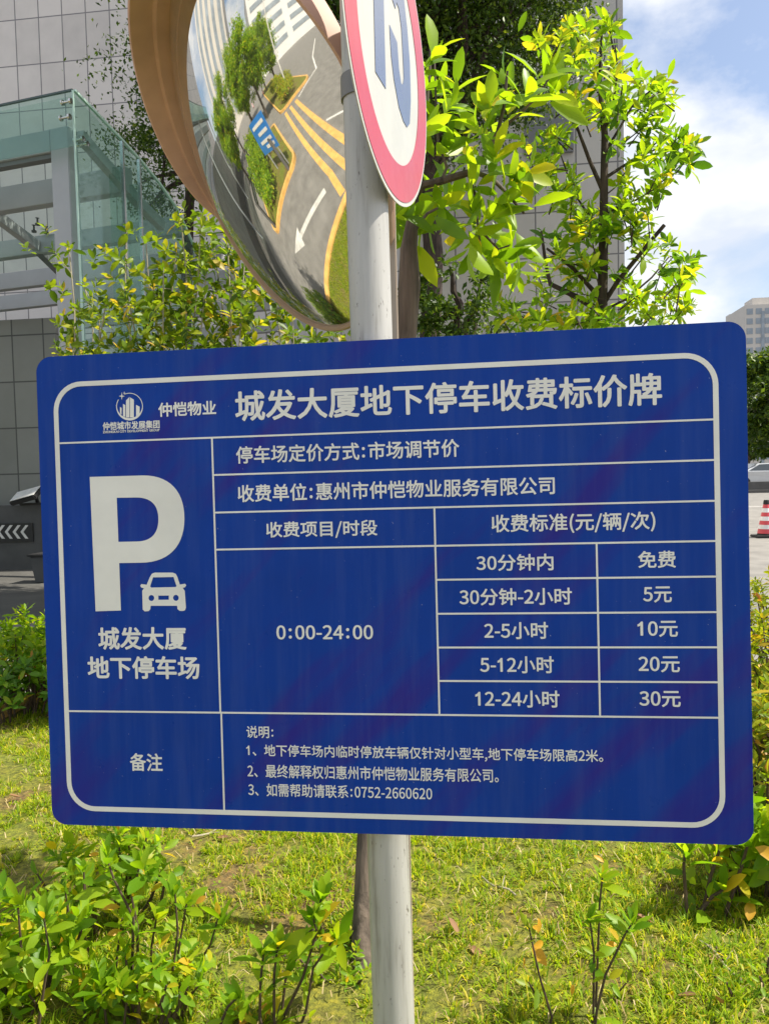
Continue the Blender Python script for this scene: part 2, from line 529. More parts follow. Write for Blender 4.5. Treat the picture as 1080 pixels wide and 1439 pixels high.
def np_mesh(name, V, F3=None, F4=None):
    me = bpy.data.meshes.new(name)
    me.vertices.add(len(V))
    me.vertices.foreach_set('co', np.ascontiguousarray(V, dtype=np.float32).ravel())
    parts = []; starts = []; o = 0
    for F, k in ((F3, 3), (F4, 4)):
        if F is not None and len(F):
            parts.append(np.asarray(F, dtype=np.int32).ravel())
            starts.append(o + np.arange(len(F)) * k)
            o += len(F) * k
    me.loops.add(o)
    me.loops.foreach_set('vertex_index', np.concatenate(parts))
    st = np.concatenate(starts).astype(np.int32)
    me.polygons.add(len(st))
    me.polygons.foreach_set('loop_start', st)
    me.update(calc_edges=True)
    return me
def unit(a):
    return a / np.maximum(np.linalg.norm(a, axis=-1, keepdims=True), 1e-9)

class Leaves:
    def __init__(s):
        s.P = []; s.D = []; s.U = []; s.L = []; s.W = []
    def add(s, P, D, U, L, W):
        P = np.atleast_2d(P); n = len(P)
        s.P.append(P); s.D.append(np.broadcast_to(D, (n, 3))); s.U.append(np.broadcast_to(U, (n, 3)))
        s.L.append(np.broadcast_to(L, (n,))); s.W.append(np.broadcast_to(W, (n,)))
    def rosette(s, p, a, n, L, spread=(35, 85), wr=.33, jit=.25, length=None):
        a = unit(np.array(a, float))
        o = np.cross(a, [0.3, 0.5, 0.81]); o = unit(o); q = np.cross(a, o)
        k = np.arange(n)
        az = k * 2.39996 + rng.uniform(0, 6.28) + rng.normal(0, .25, n)
        el = np.radians(np.linspace(spread[0], spread[1], n) + rng.normal(0, 9, n))
        rad = np.cos(az)[:, None] * o + np.sin(az)[:, None] * q
        D = a * np.cos(el)[:, None] + rad * np.sin(el)[:, None]
        U = a * np.sin(el)[:, None] - rad * np.cos(el)[:, None] + rng.normal(0, .3, (n, 3))
        ll = L * rng.uniform(1 - jit * 1.4, 1 + jit, n) * np.linspace(.75, 1.1, n)
        back = np.linspace(0, 1, n)[:, None] * a * (length if length else L * .5)
        s.add(np.array(p, float) - back, D, U, ll, ll * wr * rng.uniform(.85, 1.15, n))
    def mesh(s, name, detail=1, curl=.22, fold=.28):
        P = np.concatenate(s.P); D = unit(np.concatenate(s.D)); U = np.concatenate(s.U)
        L = np.concatenate(s.L)[:, None]; Wd = np.concatenate(s.W)[:, None]
        S = unit(np.cross(D, U)); N = np.cross(S, D)
        n = len(P)
        cu = curl * rng.uniform(.2, 1.6, (n, 1))
        if detail == 0:
            st = [(0, 0), (.45, -1), (.45, 1), (1, 0)]
            F3 = [(0, 1, 3), (0, 3, 2)]; F4 = []
        else:
            st = [(0, 0), (.26, -.74), (.26, 0), (.26, .74), (.58, -1), (.58, 0), (.58, 1), (.84, -.62), (.84, 0), (.84, .62), (1, 0)]
            F3 = [(0, 1, 2), (0, 2, 3), (7, 10, 8), (8, 10, 9)]
            F4 = [(1, 4, 5, 2), (2, 5, 6, 3), (4, 7, 8, 5), (5, 8, 9, 6)]
        V = np.stack([P + D * L * t + S * Wd * .5 * w + N * (fold * abs(w) * Wd * .5 - cu * L * t * t) for t, w in st], 1)
        k = len(st)
        base = (np.arange(n) * k)[:, None, None]
        f3 = (base + np.array(F3)[None]).reshape(-1, 3)
        f4 = (base + np.array(F4)[None]).reshape(-1, 4) if F4 else None
        me = np_mesh(name, V.reshape(-1, 3), f3, f4)
        return me

def curve_pts(p, q, n=6, sag=0., wob=.03):
    p = np.array(p, float); q = np.array(q, float)
    L = np.linalg.norm(q - p)
    out = []
    for i in range(n):
        t = i / (n - 1)
        out.append(p * (1 - t) + q * t + np.array([0, 0, 4 * sag * L * t * (1 - t)]) + rng.normal(0, wob * L, 3) * (0 < i < n - 1))
    return out

# ------------------------------------------------------------------ flat artwork helpers (text, symbols)
def fill_mesh(name, loops, thick):
    """2D loops (metres) -> filled flat mesh with holes, thickness along z"""
    cu = bpy.data.curves.new('tmp', 'CURVE')
    cu.dimensions = '2D'; cu.fill_mode = 'BOTH'; cu.extrude = thick / 2
    for lp in loops:
        sp = cu.splines.new('POLY')
        sp.points.add(len(lp) - 1)
        for p, (x, y) in zip(sp.points, lp):
            p.co = (x, y, 0, 1)
        sp.use_cyclic_u = True
    o = bpy.data.objects.new('tmp', cu)
    COL.objects.link(o)
    dg = bpy.context.evaluated_depsgraph_get()
    me = bpy.data.meshes.new_from_object(o.evaluated_get(dg))
    bpy.data.objects.remove(o); bpy.data.curves.remove(cu)
    me.name = name
    return me
GLYPH = {
    '0': (554, [[277,-14,371,11,446,83,491,200,505,368,491,534,446,654,371,723,277,745,183,723,111,654,66,534,51,368,66,200,111,83,183,11],[277,60,220,80,177,134,149,231,137,368,149,505,177,603,220,657,277,674,334,657,380,603,408,505,417,368,408,231,380,134,334,80]]),
    '1': (554, [[225,0,325,0,325,734,248,734,208,668,150,615,80,582,80,494,160,524,225,572]]),
    '2': (554, [[43,0,505,0,505,80,303,80,183,71,300,191,391,308,448,420,471,531,454,620,411,688,346,731,257,745,191,740,134,717,86,683,40,640,94,588,126,620,163,648,203,665,246,671,306,660,346,631,371,585,380,528,360,428,297,320,194,194,43,54]]),
    '3': (554, [[263,-14,354,0,431,43,480,109,500,197,485,266,454,320,406,357,343,383,343,388,397,414,437,451,465,503,474,563,457,640,414,697,346,734,260,745,200,740,149,723,100,694,57,660,106,600,137,631,174,651,214,665,257,671,308,663,348,640,371,603,380,557,371,500,337,457,274,426,177,417,177,346,286,334,357,306,394,260,406,200,394,143,366,100,317,71,257,63,200,69,151,89,111,114,77,146,29,89,69,49,120,17,186,-6]]),
    '4': (554, [[340,0,426,0,426,203,523,203,523,274,426,274,426,734,326,734,20,263,20,203,340,203],[340,274,114,274,283,525,340,634,346,634,340,500]]),
    '5': (554, [[263,-14,351,3,428,51,483,131,503,237,485,343,437,417,366,457,280,471,248,471,223,465,197,454,171,443,191,654,465,654,465,734,111,734,86,391,134,360,166,380,194,391,223,400,257,403,320,391,368,360,397,306,408,237,397,163,363,109,314,74,254,63,194,69,146,89,106,114,74,143,26,83,69,49,120,17,183,-6]]),
    '6': (554, [[300,-14,383,3,448,51,494,129,511,226,497,326,457,397,391,440,308,454,266,448,220,431,180,403,143,368,160,511,200,605,260,654,331,671,363,668,394,657,423,637,448,614,500,671,465,703,426,725,380,740,326,745,226,725,137,657,77,534,57,351,74,191,126,77,203,9],[143,294,180,337,220,366,257,383,294,388,351,377,391,343,417,291,426,226,414,157,388,106,351,71,300,60,240,74,191,120,160,194]]),
    '7': (554, [[197,0,294,0,308,197,340,363,403,520,508,677,508,734,49,734,49,654,406,654,314,508,251,357,214,191]]),
    '8': (554, [[280,-14,374,3,446,43,491,103,508,177,500,243,471,297,431,337,386,368,386,374,420,406,451,446,474,497,483,551,468,628,428,691,366,731,283,745,203,731,140,694,97,634,80,557,89,505,111,460,143,420,180,388,180,386,131,351,89,306,57,251,46,183,63,103,111,43,186,3],[331,397,268,426,214,457,177,500,163,557,171,605,197,643,234,668,280,677,334,665,371,640,397,597,406,545,400,505,386,468,363,431],[280,54,220,66,171,94,140,137,126,191,134,240,154,286,188,323,228,357,303,326,363,288,406,243,423,180,411,129,383,89,340,63]]),
    '9': (554, [[234,-14,334,9,420,80,480,208,500,397,483,551,431,660,351,725,254,745,174,728,106,680,60,605,43,508,57,408,100,337,163,291,246,277,291,286,337,303,377,331,414,368,397,223,357,129,300,80,231,63,197,66,163,77,134,94,109,120,57,63,91,31,131,9,180,-9],[414,443,377,400,337,368,300,351,260,346,203,357,163,391,137,443,131,508,140,577,166,628,206,663,254,674,317,660,366,617,397,543]]),
    ':': (440, [[210,441,236,444,256,458,270,481,276,510,270,538,256,561,236,575,210,581,184,575,161,561,147,538,144,510,147,481,161,458,184,444],[210,36,236,41,256,56,270,79,276,107,270,136,256,156,236,170,210,176,184,170,161,156,147,136,144,107,147,79,161,56,184,41]]),
    '-': (346, [[46,246,303,246,303,314,46,314]]),
    '/': (391, [[11,-180,77,-180,377,794,311,794]]),
    '(': (337, [[240,-197,294,-171,240,-60,200,60,177,183,168,311,177,437,200,563,240,680,294,791,240,817,177,703,131,583,103,451,91,311,103,168,131,40,177,-83]]),
    ')': (337, [[100,-197,160,-83,206,40,237,168,246,311,237,451,206,583,160,703,100,817,43,791,97,680,140,563,163,437,171,311,163,183,140,60,97,-60,43,-171]]),
    ',': (277, [[74,-191,137,-154,183,-109,211,-49,220,20,217,63,200,97,177,120,143,126,117,123,94,109,80,89,74,63,80,34,94,14,117,3,143,-3,154,0,146,-43,126,-80,94,-111,54,-137]]),
}
def glyph_loops(c):
    return [[(p[i] / 1000, p[i + 1] / 1000) for i in range(0, len(p), 2)] for p in GLYPH[c][1]]
_gm = {}
def glyph_mesh(c):
    """one character, (vertices, faces, advance) on a 1 em body"""
    if c in _gm:
        return _gm[c]
    if c in GLYPH:
        me = fill_mesh('tmp', glyph_loops(c), .02)
        adv = GLYPH[c][0] / 1000
    else:
        cu = bpy.data.curves.new('tmp', 'FONT')
        cu.body = c; cu.size = 1.0; cu.extrude = .01; cu.resolution_u = 3
        o = bpy.data.objects.new('tmp', cu)
        COL.objects.link(o)
        me = bpy.data.meshes.new_from_object(o.evaluated_get(bpy.context.evaluated_depsgraph_get()))
        bpy.data.objects.remove(o); bpy.data.curves.remove(cu)
        adv = 1.0 if ord(c) > 0x2e80 else None
    co = np.array([v.co[:] for v in me.vertices]); fs = [tuple(p.vertices) for p in me.polygons]
    if adv is None:
        adv = (co[:, 0].max() + .08) if len(co) else .3
    bpy.data.meshes.remove(me)
    _gm[c] = (co, fs, adv)
    return _gm[c]
def text_mesh(name, s, bold, thick):
    """characters side by side; heavier strokes by repeating each outline round a small circle"""
    V = []; F = []; x = 0; nb = 0
    dirs = [(0, 0)] + [(math.cos(a * math.pi / 4), math.sin(a * math.pi / 4)) for a in range(8)] if bold > .012 else [(0, 0), (1, 0), (-1, 0), (0, 1), (0, -1)]
    for c in s:
        if c == ' ':
            x += .28
            continue
        co, fs, adv = glyph_mesh(c)
        for k, (dx, dy) in enumerate(dirs):
            q = co + np.array([x + dx * bold, dy * bold, 0])
            q[:, 2] += np.where(q[:, 2] > 0, .0004 * k, 0)
            V.append(q); F += [tuple(i + nb for i in f) for f in fs]; nb += len(co)
        x += adv
    me = bpy.data.meshes.new(name)
    me.from_pydata(np.concatenate(V).tolist(), [], F)
    return me
def fit_mesh(me, x0, y0, x1, y1, th):
    n = len(me.vertices)
    co = np.empty(n * 3, np.float32)
    me.vertices.foreach_get('co', co)
    co = co.reshape(-1, 3)
    lo = co.min(0); hi = co.max(0)
    co[:, 0] = x0 + (co[:, 0] - lo[0]) / (hi[0] - lo[0]) * (x1 - x0)
    co[:, 1] = y0 + (co[:, 1] - lo[1]) / (hi[1] - lo[1]) * (y1 - y0)
    co[:, 2] = np.where(co[:, 2] > 0, th + (co[:, 2] - .01) * .01, 0)
    me.vertices.foreach_set('co', co.ravel())
    me.update()
def place_flat(me, o, ax):
    """flat mesh (x,y,z) -> world with axes ax"""
    n = len(me.vertices)
    co = np.empty(n * 3, np.float32)
    me.vertices.foreach_get('co', co)
    co = co.reshape(-1, 3).astype(float)
    w = np.array(o) + co[:, :1] * np.array(ax[0]) + co[:, 1:2] * np.array(ax[1]) + co[:, 2:3] * np.array(ax[2])
    me.vertices.foreach_set('co', w.astype(np.float32).ravel())
    me.update()
def arc(cx, cy, r, a0, a1, n=10):
    return [(cx + r * math.cos(R(a0 + (a1 - a0) * i / n)), cy + r * math.sin(R(a0 + (a1 - a0) * i / n))) for i in range(n + 1)]
def rrect(x0, y0, x1, y1, r, n=10):
    return arc(x1 - r, y1 - r, r, 0, 90, n) + arc(x0 + r, y1 - r, r, 90, 180, n) + arc(x0 + r, y0 + r, r, 180, 270, n) + arc(x1 - r, y0 + r, r, 270, 360, n)
def bez(p0, p1, p2, p3, n=14):
    out = []
    for i in range(1, n + 1):
        t = i / n
        out.append(tuple((1 - t) ** 3 * a + 3 * t * (1 - t) ** 2 * b + 3 * t * t * (1 - t) * c + t ** 3 * d for a, b, c, d in zip(p0, p1, p2, p3)))
    return out

# ================================================================== SETTING
MB().add([(-400, -300, 0), (500, -300, 0), (500, 900, 0), (-400, 900, 0)], [(0, 1, 2, 3)]).build('road', M['asphalt'])
bpy.data.objects['road']['kind'] = 'structure'

LX0, LX1, LY0, LY1 = -3.05, 2.9, -1.6, 5.9
def lawn_in(x, y):
    """rounded lawn island"""
    r = 1.2
    cx = np.clip(x, LX0 + r, LX1 - r); cy = np.clip(y, LY0 + r, LY1 - r)
    return r - np.hypot(x - cx, y - cy)       # > 0 inside
def lawn_z(x, y):
    d = lawn_in(x, y)
    e = np.clip(d / .5, 0, 1)
    return .09 + e * (.012 * np.sin(2.3 * x + 1.1) + .012 * np.sin(3.1 * y + .7 * x) + .006 * np.sin(9 * x + 4 * y))
nx, ny = 120, 150
gx, gy = np.meshgrid(np.linspace(LX0, LX1, nx), np.linspace(LY0, LY1, ny), indexing='ij')
inside = lawn_in(gx, gy)
# clamp outside nodes to the rounded boundary
r_ = 1.2
cx = np.clip(gx, LX0 + r_, LX1 - r_); cy = np.clip(gy, LY0 + r_, LY1 - r_)
dd = np.hypot(gx - cx, gy - cy); sc_ = np.where(dd > r_, r_ / np.maximum(dd, 1e-6), 1)
gx2 = cx + (gx - cx) * sc_; gy2 = cy + (gy - cy) * sc_
V = np.stack([gx2, gy2, lawn_z(gx2, gy2)], -1).reshape(-1, 3)
ii, jj = np.meshgrid(np.arange(nx - 1), np.arange(ny - 1), indexing='ij')
q = (ii * ny + jj).ravel()
o = link('lawn_ground', np_mesh('lawn_ground', V, None, np.stack([q, q + ny, q + ny + 1, q + 1], 1)), M['soil'], smooth=True)
o['kind'] = 'structure'
def island_loop(x0, y0, x1, y1, r, grow):
    return rrect(x0 - grow, y0 - grow, x1 + grow, y1 + grow, r + grow, 12)
def kerb(name, x0, y0, x1, y1, r, mat):
    a = island_loop(x0, y0, x1, y1, r, 0); b = island_loop(x0, y0, x1, y1, r, .13)
    n = len(a)
    v = [(x, y, -.02) for x, y in a] + [(x, y, .12) for x, y in a] + [(x, y, .12) for x, y in b] + [(x, y, -.02) for x, y in b]
    f = []
    for k in range(3):
        f += [(k * n + i, k * n + (i + 1) % n, (k + 1) * n + (i + 1) % n, (k + 1) * n + i) for i in range(n)]
    o = MB().add(v, f).build(name, mat)
    o['kind'] = 'structure'
    return o
kerb('kerb', LX0, LY0, LX1, LY1, 1.2, M['yellow_paint'])

# grass: uncountable blades over the lawn, denser where the picture looks
def lawn_points(n, p=1.25):
    x = rng.uniform(LX0, LX1, n * 2); y = 0.6 + (LY1 - 0.6) * rng.uniform(0, 1, n * 2) ** p
    ok = lawn_in(x, y) > .06
    x, y = x[ok][:n], y[ok][:n]
    den = (np.sin(1.9 * x + 2.7 * y) + np.sin(4.1 * x - 3.3 * y + 1) + np.sin(7.7 * x + 6.1 * y + 2) + np.sin(15.7 * x - 9.1 * y) + np.sin(-11 * x - 17.1 * y + 2.)) / 4
    return x, y, den
def blade_mesh(name, x, y, z, h, az, lean, w):
    P = np.stack([x, y, z], 1)
    d = np.stack([np.cos(az), np.sin(az), 0 * az], 1); s = np.stack([-np.sin(az), np.cos(az), 0 * az], 1)
    up = np.array([0, 0, 1.])
    p1 = P + up * (h * .6 * np.cos(lean * .5))[:, None] + d * (h * .6 * np.sin(lean * .5))[:, None]
    p2 = p1 + up * (h * .5 * np.cos(lean * 1.35))[:, None] + d * (h * .5 * np.sin(lean * 1.35))[:, None]
    V = np.stack([P - s * w[:, None], P + s * w[:, None], p1 - s * w[:, None] * .85, p1 + s * w[:, None] * .85, p2], 1).reshape(-1, 3)
    b = np.arange(len(x)) * 5
    return np_mesh(name, V, np.stack([b + 2, b + 3, b + 4], 1), np.stack([b, b + 1, b + 3, b + 2], 1))
def grass_mesh(ntuft, per):
    tx, ty, den = lawn_points(ntuft)
    keep = rng.uniform(0, 1, len(tx)) < .66 + .75 * den
    tx, ty, den = tx[keep], ty[keep], den[keep]
    size = rng.lognormal(-.18, .42, len(tx)).clip(.4, 2.0) * (1 + .35 * den)
    k = np.repeat(np.arange(len(tx)), per); m = len(k)
    az = rng.uniform(0, 6.283, m); rr = .022 * np.sqrt(rng.uniform(0, 1, m)) * size[k]
    x = tx[k] + np.cos(az) * rr; y = ty[k] + np.sin(az) * rr
    h = rng.uniform(.016, .047, m) * size[k]
    lean = (.35 + rr / .022 * .9 + rng.normal(0, .3, m)).clip(.05, 1.9)
    return blade_mesh('grass', x, y, lawn_z(x, y) - .003, h, az + rng.normal(0, .4, m), lean, rng.uniform(.0012, .0028, m))
o = link('grass', grass_mesh(30000, 19), M['grass'])
tag(o, 'sunlit yellow green grass with dry patches round the pole', 'grass', None, 'stuff')
# straw lying flat between the tufts
x, y, den = lawn_points(11000)
m = len(x)
o = link('dry_grass', blade_mesh('dry_grass', x, y, lawn_z(x, y) + rng.uniform(.0, .022, m), rng.uniform(.02, .07, m), rng.uniform(0, 6.283, m), rng.uniform(1.3, 1.75, m), rng.uniform(.0009, .0022, m)), M['straw'])
tag(o, 'dry straw coloured blades matted between the green tufts', 'grass', None, 'stuff')
# clover-like weeds in patches
x, y, den = lawn_points(16000, 1.9)
kp = (np.sin(3.3 * x + 1.7 * y + 1.2) + np.sin(5.1 * y - 2.2 * x) > .55)
x, y = x[kp], y[kp]
wl_ = Leaves()
m = len(x)
D_ = np.stack([rng.normal(0, 1, m), rng.normal(0, 1, m), rng.uniform(-.1, .5, m)], 1)
wl_.add(np.stack([x, y, lawn_z(x, y) + rng.uniform(.01, .045, m)], 1), unit(D_), np.stack([rng.normal(0, .3, m), rng.normal(0, .3, m), np.ones(m)], 1), rng.uniform(.011, .026, m), rng.uniform(.008, .015, m))
o = link('ground_weeds', wl_.mesh('ground_weeds', 1, .15, .2), M['weed'])
tag(o, 'small round leafed weeds spreading through the grass', 'weeds', None, 'stuff')

# road markings
def strip(name, pts, w, mat, z=.004):
    v = []; n = len(pts)
    for i, p in enumerate(pts):
        a = np.array(pts[max(i - 1, 0)]); b = np.array(pts[min(i + 1, n - 1)])
        d = unit(b - a); s = np.array([-d[1], d[0]]) * w / 2
        v += [(p[0] - s[0], p[1] - s[1], z), (p[0] + s[0], p[1] + s[1], z)]
    o = MB().add(v, [(2 * i, 2 * i + 2, 2 * i + 3, 2 * i + 1) for i in range(n - 1)]).build(name, mat)
    o['kind'] = 'structure'
    return o
strip('road_stripe', [(-11.6, -.95), (-4.6, -.12), (-3.2, .05)], .26, M['yellow_paint'])
strip('road_stripe', [(-11.8, -.40), (-3.9, .52), (-3.2, .60)], .24, M['yellow_paint'])
strip('road_stripe', [(-12.0, .15), (-4.2, .95), (-3.4, 1.18)], .22, M['yellow_paint'])
strip('road_line', [(-30, -13), (-18, -6.2), (-13.0, -4.0), (-11.5, -1.25)], .12, M['white_paint'])
strip('road_line', [(-6.1, -.5), (-5.6, -.9), (-4.6, -1.6)], .10, M['white_paint'])
strip('road_line', [(9, 24.0), (60, 24.35)], .14, M['white_paint'])
strip('road_line', [(9, 31.0), (80, 31.5)], .14, M['white_paint'])
# white arrow on the driveway
ax_ = unit(np.array([-.8, 2.9])); sx_ = np.array([-ax_[1], ax_[0]]); t0 = np.array([-4.1, 1.42])
ar = [(0, -.09), (2.0, -.09), (2.0, -.32), (3.1, 0), (2.0, .32), (2.0, .09), (0, .09)]
o = MB().add([(*(t0 + ax_ * a + sx_ * b), .0045) for a, b in ar], [(0, 1, 5, 6), (2, 3, 4), (1, 2, 4, 5)]).build('road_arrow', M['grey_paint'])
o['kind'] = 'structure'

# ================================================================== PARKING PRICE SIGN
TL = np.array([-.7845, 1.2991, 1.819])
SX = unit(np.array([1, .0003, .0069])); DN = np.array([.005, -.0279, -.9996])
SY = -unit(DN - SX * (DN @ SX)); SN = np.cross(SX, SY)           # SN faces the viewer
SW, SH = 1.2, 1.2 / 1.4316
AX = (SX, SY, SN)
def sg(u, v):
    """photo position on the sign face -> sign metres (x right, y down)"""
    p = onplane(u, v, TL, SN) - TL
    return float(p @ SX), float(-p @ SY)
ps = thing('parking_price_sign', 'large blue parking price board with white Chinese lettering, bolted across the pole', 'sign', TL + SX * SW / 2 - SY * SH)
def art(name, loops, mat=None, d=.0006, parent=None, lift=.0):
    me = fill_mesh(name, [[(x, -y) for x, y in lp] for lp in loops], d)
    me.materials.clear()
    n = len(me.vertices); co = np.empty(n * 3, np.float32); me.vertices.foreach_get('co', co); co = co.reshape(-1, 3)
    co[:, 2] += d / 2 + lift
    me.vertices.foreach_set('co', co.ravel())
    place_flat(me, TL, AX)
    return link(name, me, mat or M['sign_white'], parent or ps)
# panel: sheet metal with rounded corners
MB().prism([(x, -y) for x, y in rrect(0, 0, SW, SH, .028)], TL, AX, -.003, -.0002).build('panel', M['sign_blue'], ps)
MB().prism([(x, -y) for x, y in rrect(-.0006, -.0006, SW + .0006, SH + .0006, .0286)], TL, AX, -.005, -.0031).build('back_plate', M['sign_edge'], ps)
# border and table rules
bx0, by0, bx1, by1 = .0305 * SW, .0535 * SH, .9655 * SW, .9665 * SH
bx0, by0 = sg(81, 720)[0], sg(540, 516)[1]
bx1, by1 = sg(1011.5, 720)[0], sg(540, 1151)[1]
art('border_line', [rrect(bx0, by0, bx1, by1, .052), rrect(bx0 + .0085, by0 + .0085, bx1 - .0085, by1 - .0085, .0435)])
lw = .0030
def hline(x0, x1, y): return [(x0 * SW, y * SH - lw / 2), (x1 * SW, y * SH - lw / 2), (x1 * SW, y * SH + lw / 2), (x0 * SW, y * SH + lw / 2)]
def vline(x, y0, y1): return [(x * SW - lw / 2, y0 * SH), (x * SW + lw / 2, y0 * SH), (x * SW + lw / 2, y1 * SH), (x * SW - lw / 2, y1 * SH)]
L_, R_ = (bx0 + .0085) / SW, (bx1 - .0085) / SW
xs1, xs2, xs3 = .2668, .5843, .8030
yy = [.1836, .2606, .3383, .4150, .4830, .5511, .6188, .6860, .7545]
g = 0.0
rules = [hline(L_, R_, yy[0]), hline(L_, R_, yy[8])]
e = lw / 2 / SW; ey = lw / 2 / SH
rules += [vline(xs1, yy[0] + ey, yy[8] - ey), vline(xs1 + .0012, yy[8] + ey, (by1 - .0085) / SH)]
rules += [hline(xs1 + e, R_, yy[1]), hline(xs1 + e, R_, yy[2]), hline(xs1 + e, xs2 - e, yy[3]), hline(xs2 + e, R_, yy[3])]
rules += [vline(xs2, yy[2] + ey, yy[8] - ey), vline(xs3, yy[3] + ey, yy[8] - ey)]
for k in range(4, 8):
    rules += [hline(xs2 + e, xs3 - e, yy[k]), hline(xs3 + e, R_, yy[k])]
mbr = MB()
for lp in rules:
    mbr.prism([(x, -y) for x, y in lp], TL, AX, .0, .0006)
mbr.build('table_rule', M['sign_white'], ps)

def txt(s, xl, xr, yc, h, bold=.02, name='lettering'):
    x0 = sg(xl, yc)[0]; x1 = sg(xr, yc)[0]
    ym = (xl + xr) / 2
    y0 = sg(ym, yc - h / 2)[1]; y1 = sg(ym, yc + h / 2)[1]
    me = text_mesh(name, s, bold, .0006)
    fit_mesh(me, x0, -y1, x1, -y0, .0007)
    place_flat(me, TL, AX)
    return link(name, me, M['sign_white'], ps)
B1, B2, B3 = .021, .016, .009
txt('城发大厦地下停车收费标价牌', 330, 929.5, 558.8, 44.5, B1, 'title_lettering')
txt('仲恺物业', 222.7, 303.8, 574.4, 20, .022, 'company_lettering')
txt('停车场定价方式:市场调节价', 331.7, 645, 634.5, 25, B2)
txt('收费单位:惠州市仲恺物业服务有限公司', 334, 779, 687.7, 25, B2)
txt('收费项目/时段', 374, 530, 744, 24.5, B2)
txt('收费标准(元/辆/次)', 690, 920, 735, 28, B2)
txt('30分钟内', 668.7, 777, 790.4, 23.5, B2)
txt('免费', 895.7, 948.7, 786, 24, B2)
txt('30分钟-2小时', 645, 803, 838.4, 24, B2)
txt('5元', 902.8, 943, 835.4, 22.5, B2)
txt('2-5小时', 680, 769.5, 886, 24, B2)
txt('10元', 895, 951.5, 883.8, 22.5, B2)
txt('5-12小时', 674, 777.5, 934, 24, B2)
txt('20元', 896.5, 954.3, 933.5, 22.5, B2)
txt('12-24小时', 667.5, 785.5, 982, 24, B2)
txt('30元', 897.5, 955.5, 982.2, 22.5, B2)
txt('0:00-24:00', 388.5, 524, 888.5, 20, B2)
txt('城发大厦', 138.5, 262, 897, 32, .024)
txt('地下停车场', 123.5, 280.5, 938, 32, .024)
txt('备注', 183, 228.5, 1071, 25, B2)
txt('说明:', 346.4, 384, 1028.6, 17, B3)
txt('1、地下停车场内临时停放车辆仅针对小型车,地下停车场限高2米。', 346.5, 846.7, 1059, 19, B3)
txt('2、最终解释权归惠州市仲恺物业服务有限公司。', 348, 700, 1086.5, 19, B3)
txt('3、如需帮助请联系:0752-2660620', 349, 606.7, 1112.3, 18.5, B3)
# parking P
Z = lambda x, y: sg(110 + x / 4.233, 640 + y / 4.233)
outer = [(70, 128), (385, 119)] + bez((385, 119), (545, 117), (632, 215), (632, 375)) + bez((632, 375), (632, 540), (540, 638), (370, 638)) + [(245, 640), (255, 922), (105, 927)]
inner = [(230, 252), (350, 250)] + bez((350, 250), (440, 252), (478, 300), (478, 380)) + bez((478, 380), (478, 465), (435, 510), (350, 512)) + [(240, 514)]
art('parking_symbol', [[Z(*p) for p in outer], [Z(*p) for p in inner]])
car_o = [(455, 697), (562, 697), (580, 704), (590, 722), (605, 768), (636, 763), (643, 772), (636, 784), (622, 788), (634, 805), (641, 905), (636, 920), (625, 925), (604, 924), (592, 914), (589, 894), (432, 894), (430, 914), (420, 926), (396, 927), (385, 916), (382, 805), (392, 790), (377, 786), (370, 775), (377, 765), (408, 769), (428, 722), (440, 703)]
ws = [(446, 725), (568, 723), (586, 778), (578, 783), (436, 786), (428, 780)]
hl1 = [(436 + 17 * math.cos(a * .35), 848 + 18 * math.sin(a * .35)) for a in range(18)]
hl2 = [(582 + 17 * math.cos(a * .35), 847 + 18 * math.sin(a * .35)) for a in range(18)]
gr_ = [(477, 834), (540, 833), (540, 858), (478, 859)]
art('car_symbol', [[Z(*p) for p in l] for l in (car_o, ws, hl1, hl2, gr_)])
# company emblem
Z3 = lambda x, y: sg(130 + x / 5.684, 530 + y / 5.684)
ecx, ecy = 298, 236
ring_o = [(ecx + 106 * math.cos(R(a)), ecy + 110 * math.sin(R(a))) for a in range(-112, 213, 6)]
ring_i = [(ecx + (101 - 9 * max(0, math.sin(R(a)))) * math.cos(R(a)), ecy + (105 - 14 * max(0, math.sin(R(a)))) * math.sin(R(a))) for a in range(212, -113, -6)]
def star(x, y, a, b): return [(x + (a if k % 2 == 0 else b) * math.sin(k * math.pi / 4), y - (a if k % 2 == 0 else b) * math.cos(k * math.pi / 4) * 1.3) for k in range(8)]
emb = [ring_o + ring_i, [(270, 186), (297, 159), (297, 322), (270, 322)], [(302, 162), (332, 180), (332, 322), (302, 322)],
       [(246, 214), (264, 224), (264, 318), (246, 312)], [(222, 238), (234, 246), (234, 300), (222, 290)], [(350, 222), (378, 236), (378, 292), (350, 314)], star(236, 152, 24, 6), star(256, 128, 11, 3)]
art('company_emblem', [[Z3(*p) for p in l] for l in emb])
txt('仲恺城市发展集团', 144.8, 224.6, 597.6, 11.5, .022, 'emblem_lettering')
txt('ZHONGKAI CITY DEVELOPMENT GROUP', 145, 224.5, 605.8, 3.4, .02, 'emblem_lettering')

# ================================================================== POLE
def pole_at(z, rad=0):
    return np.array([-.191 + (2.05 - z) * .0131, 1.353 - (2.05 - z) * .0284, z])
po = thing('sign_pole', 'round weathered grey metal pole carrying the signs and mirror', 'pole', pole_at(.08))
MB().tube([pole_at(z) for z in np.linspace(-.15, 2.95, 12)], .0363, 40).build('pole_tube', M['pole'], po, smooth=True)
MB().lathe([(.0363, .0), (.038, .002), (.038, .01), (.02, .02), (.0, .022)], pole_at(2.95), ((1, 0, 0), (0, 1, 0), (0, 0, 1)), 32).build('pole_cap', M['steel_dark'], po)
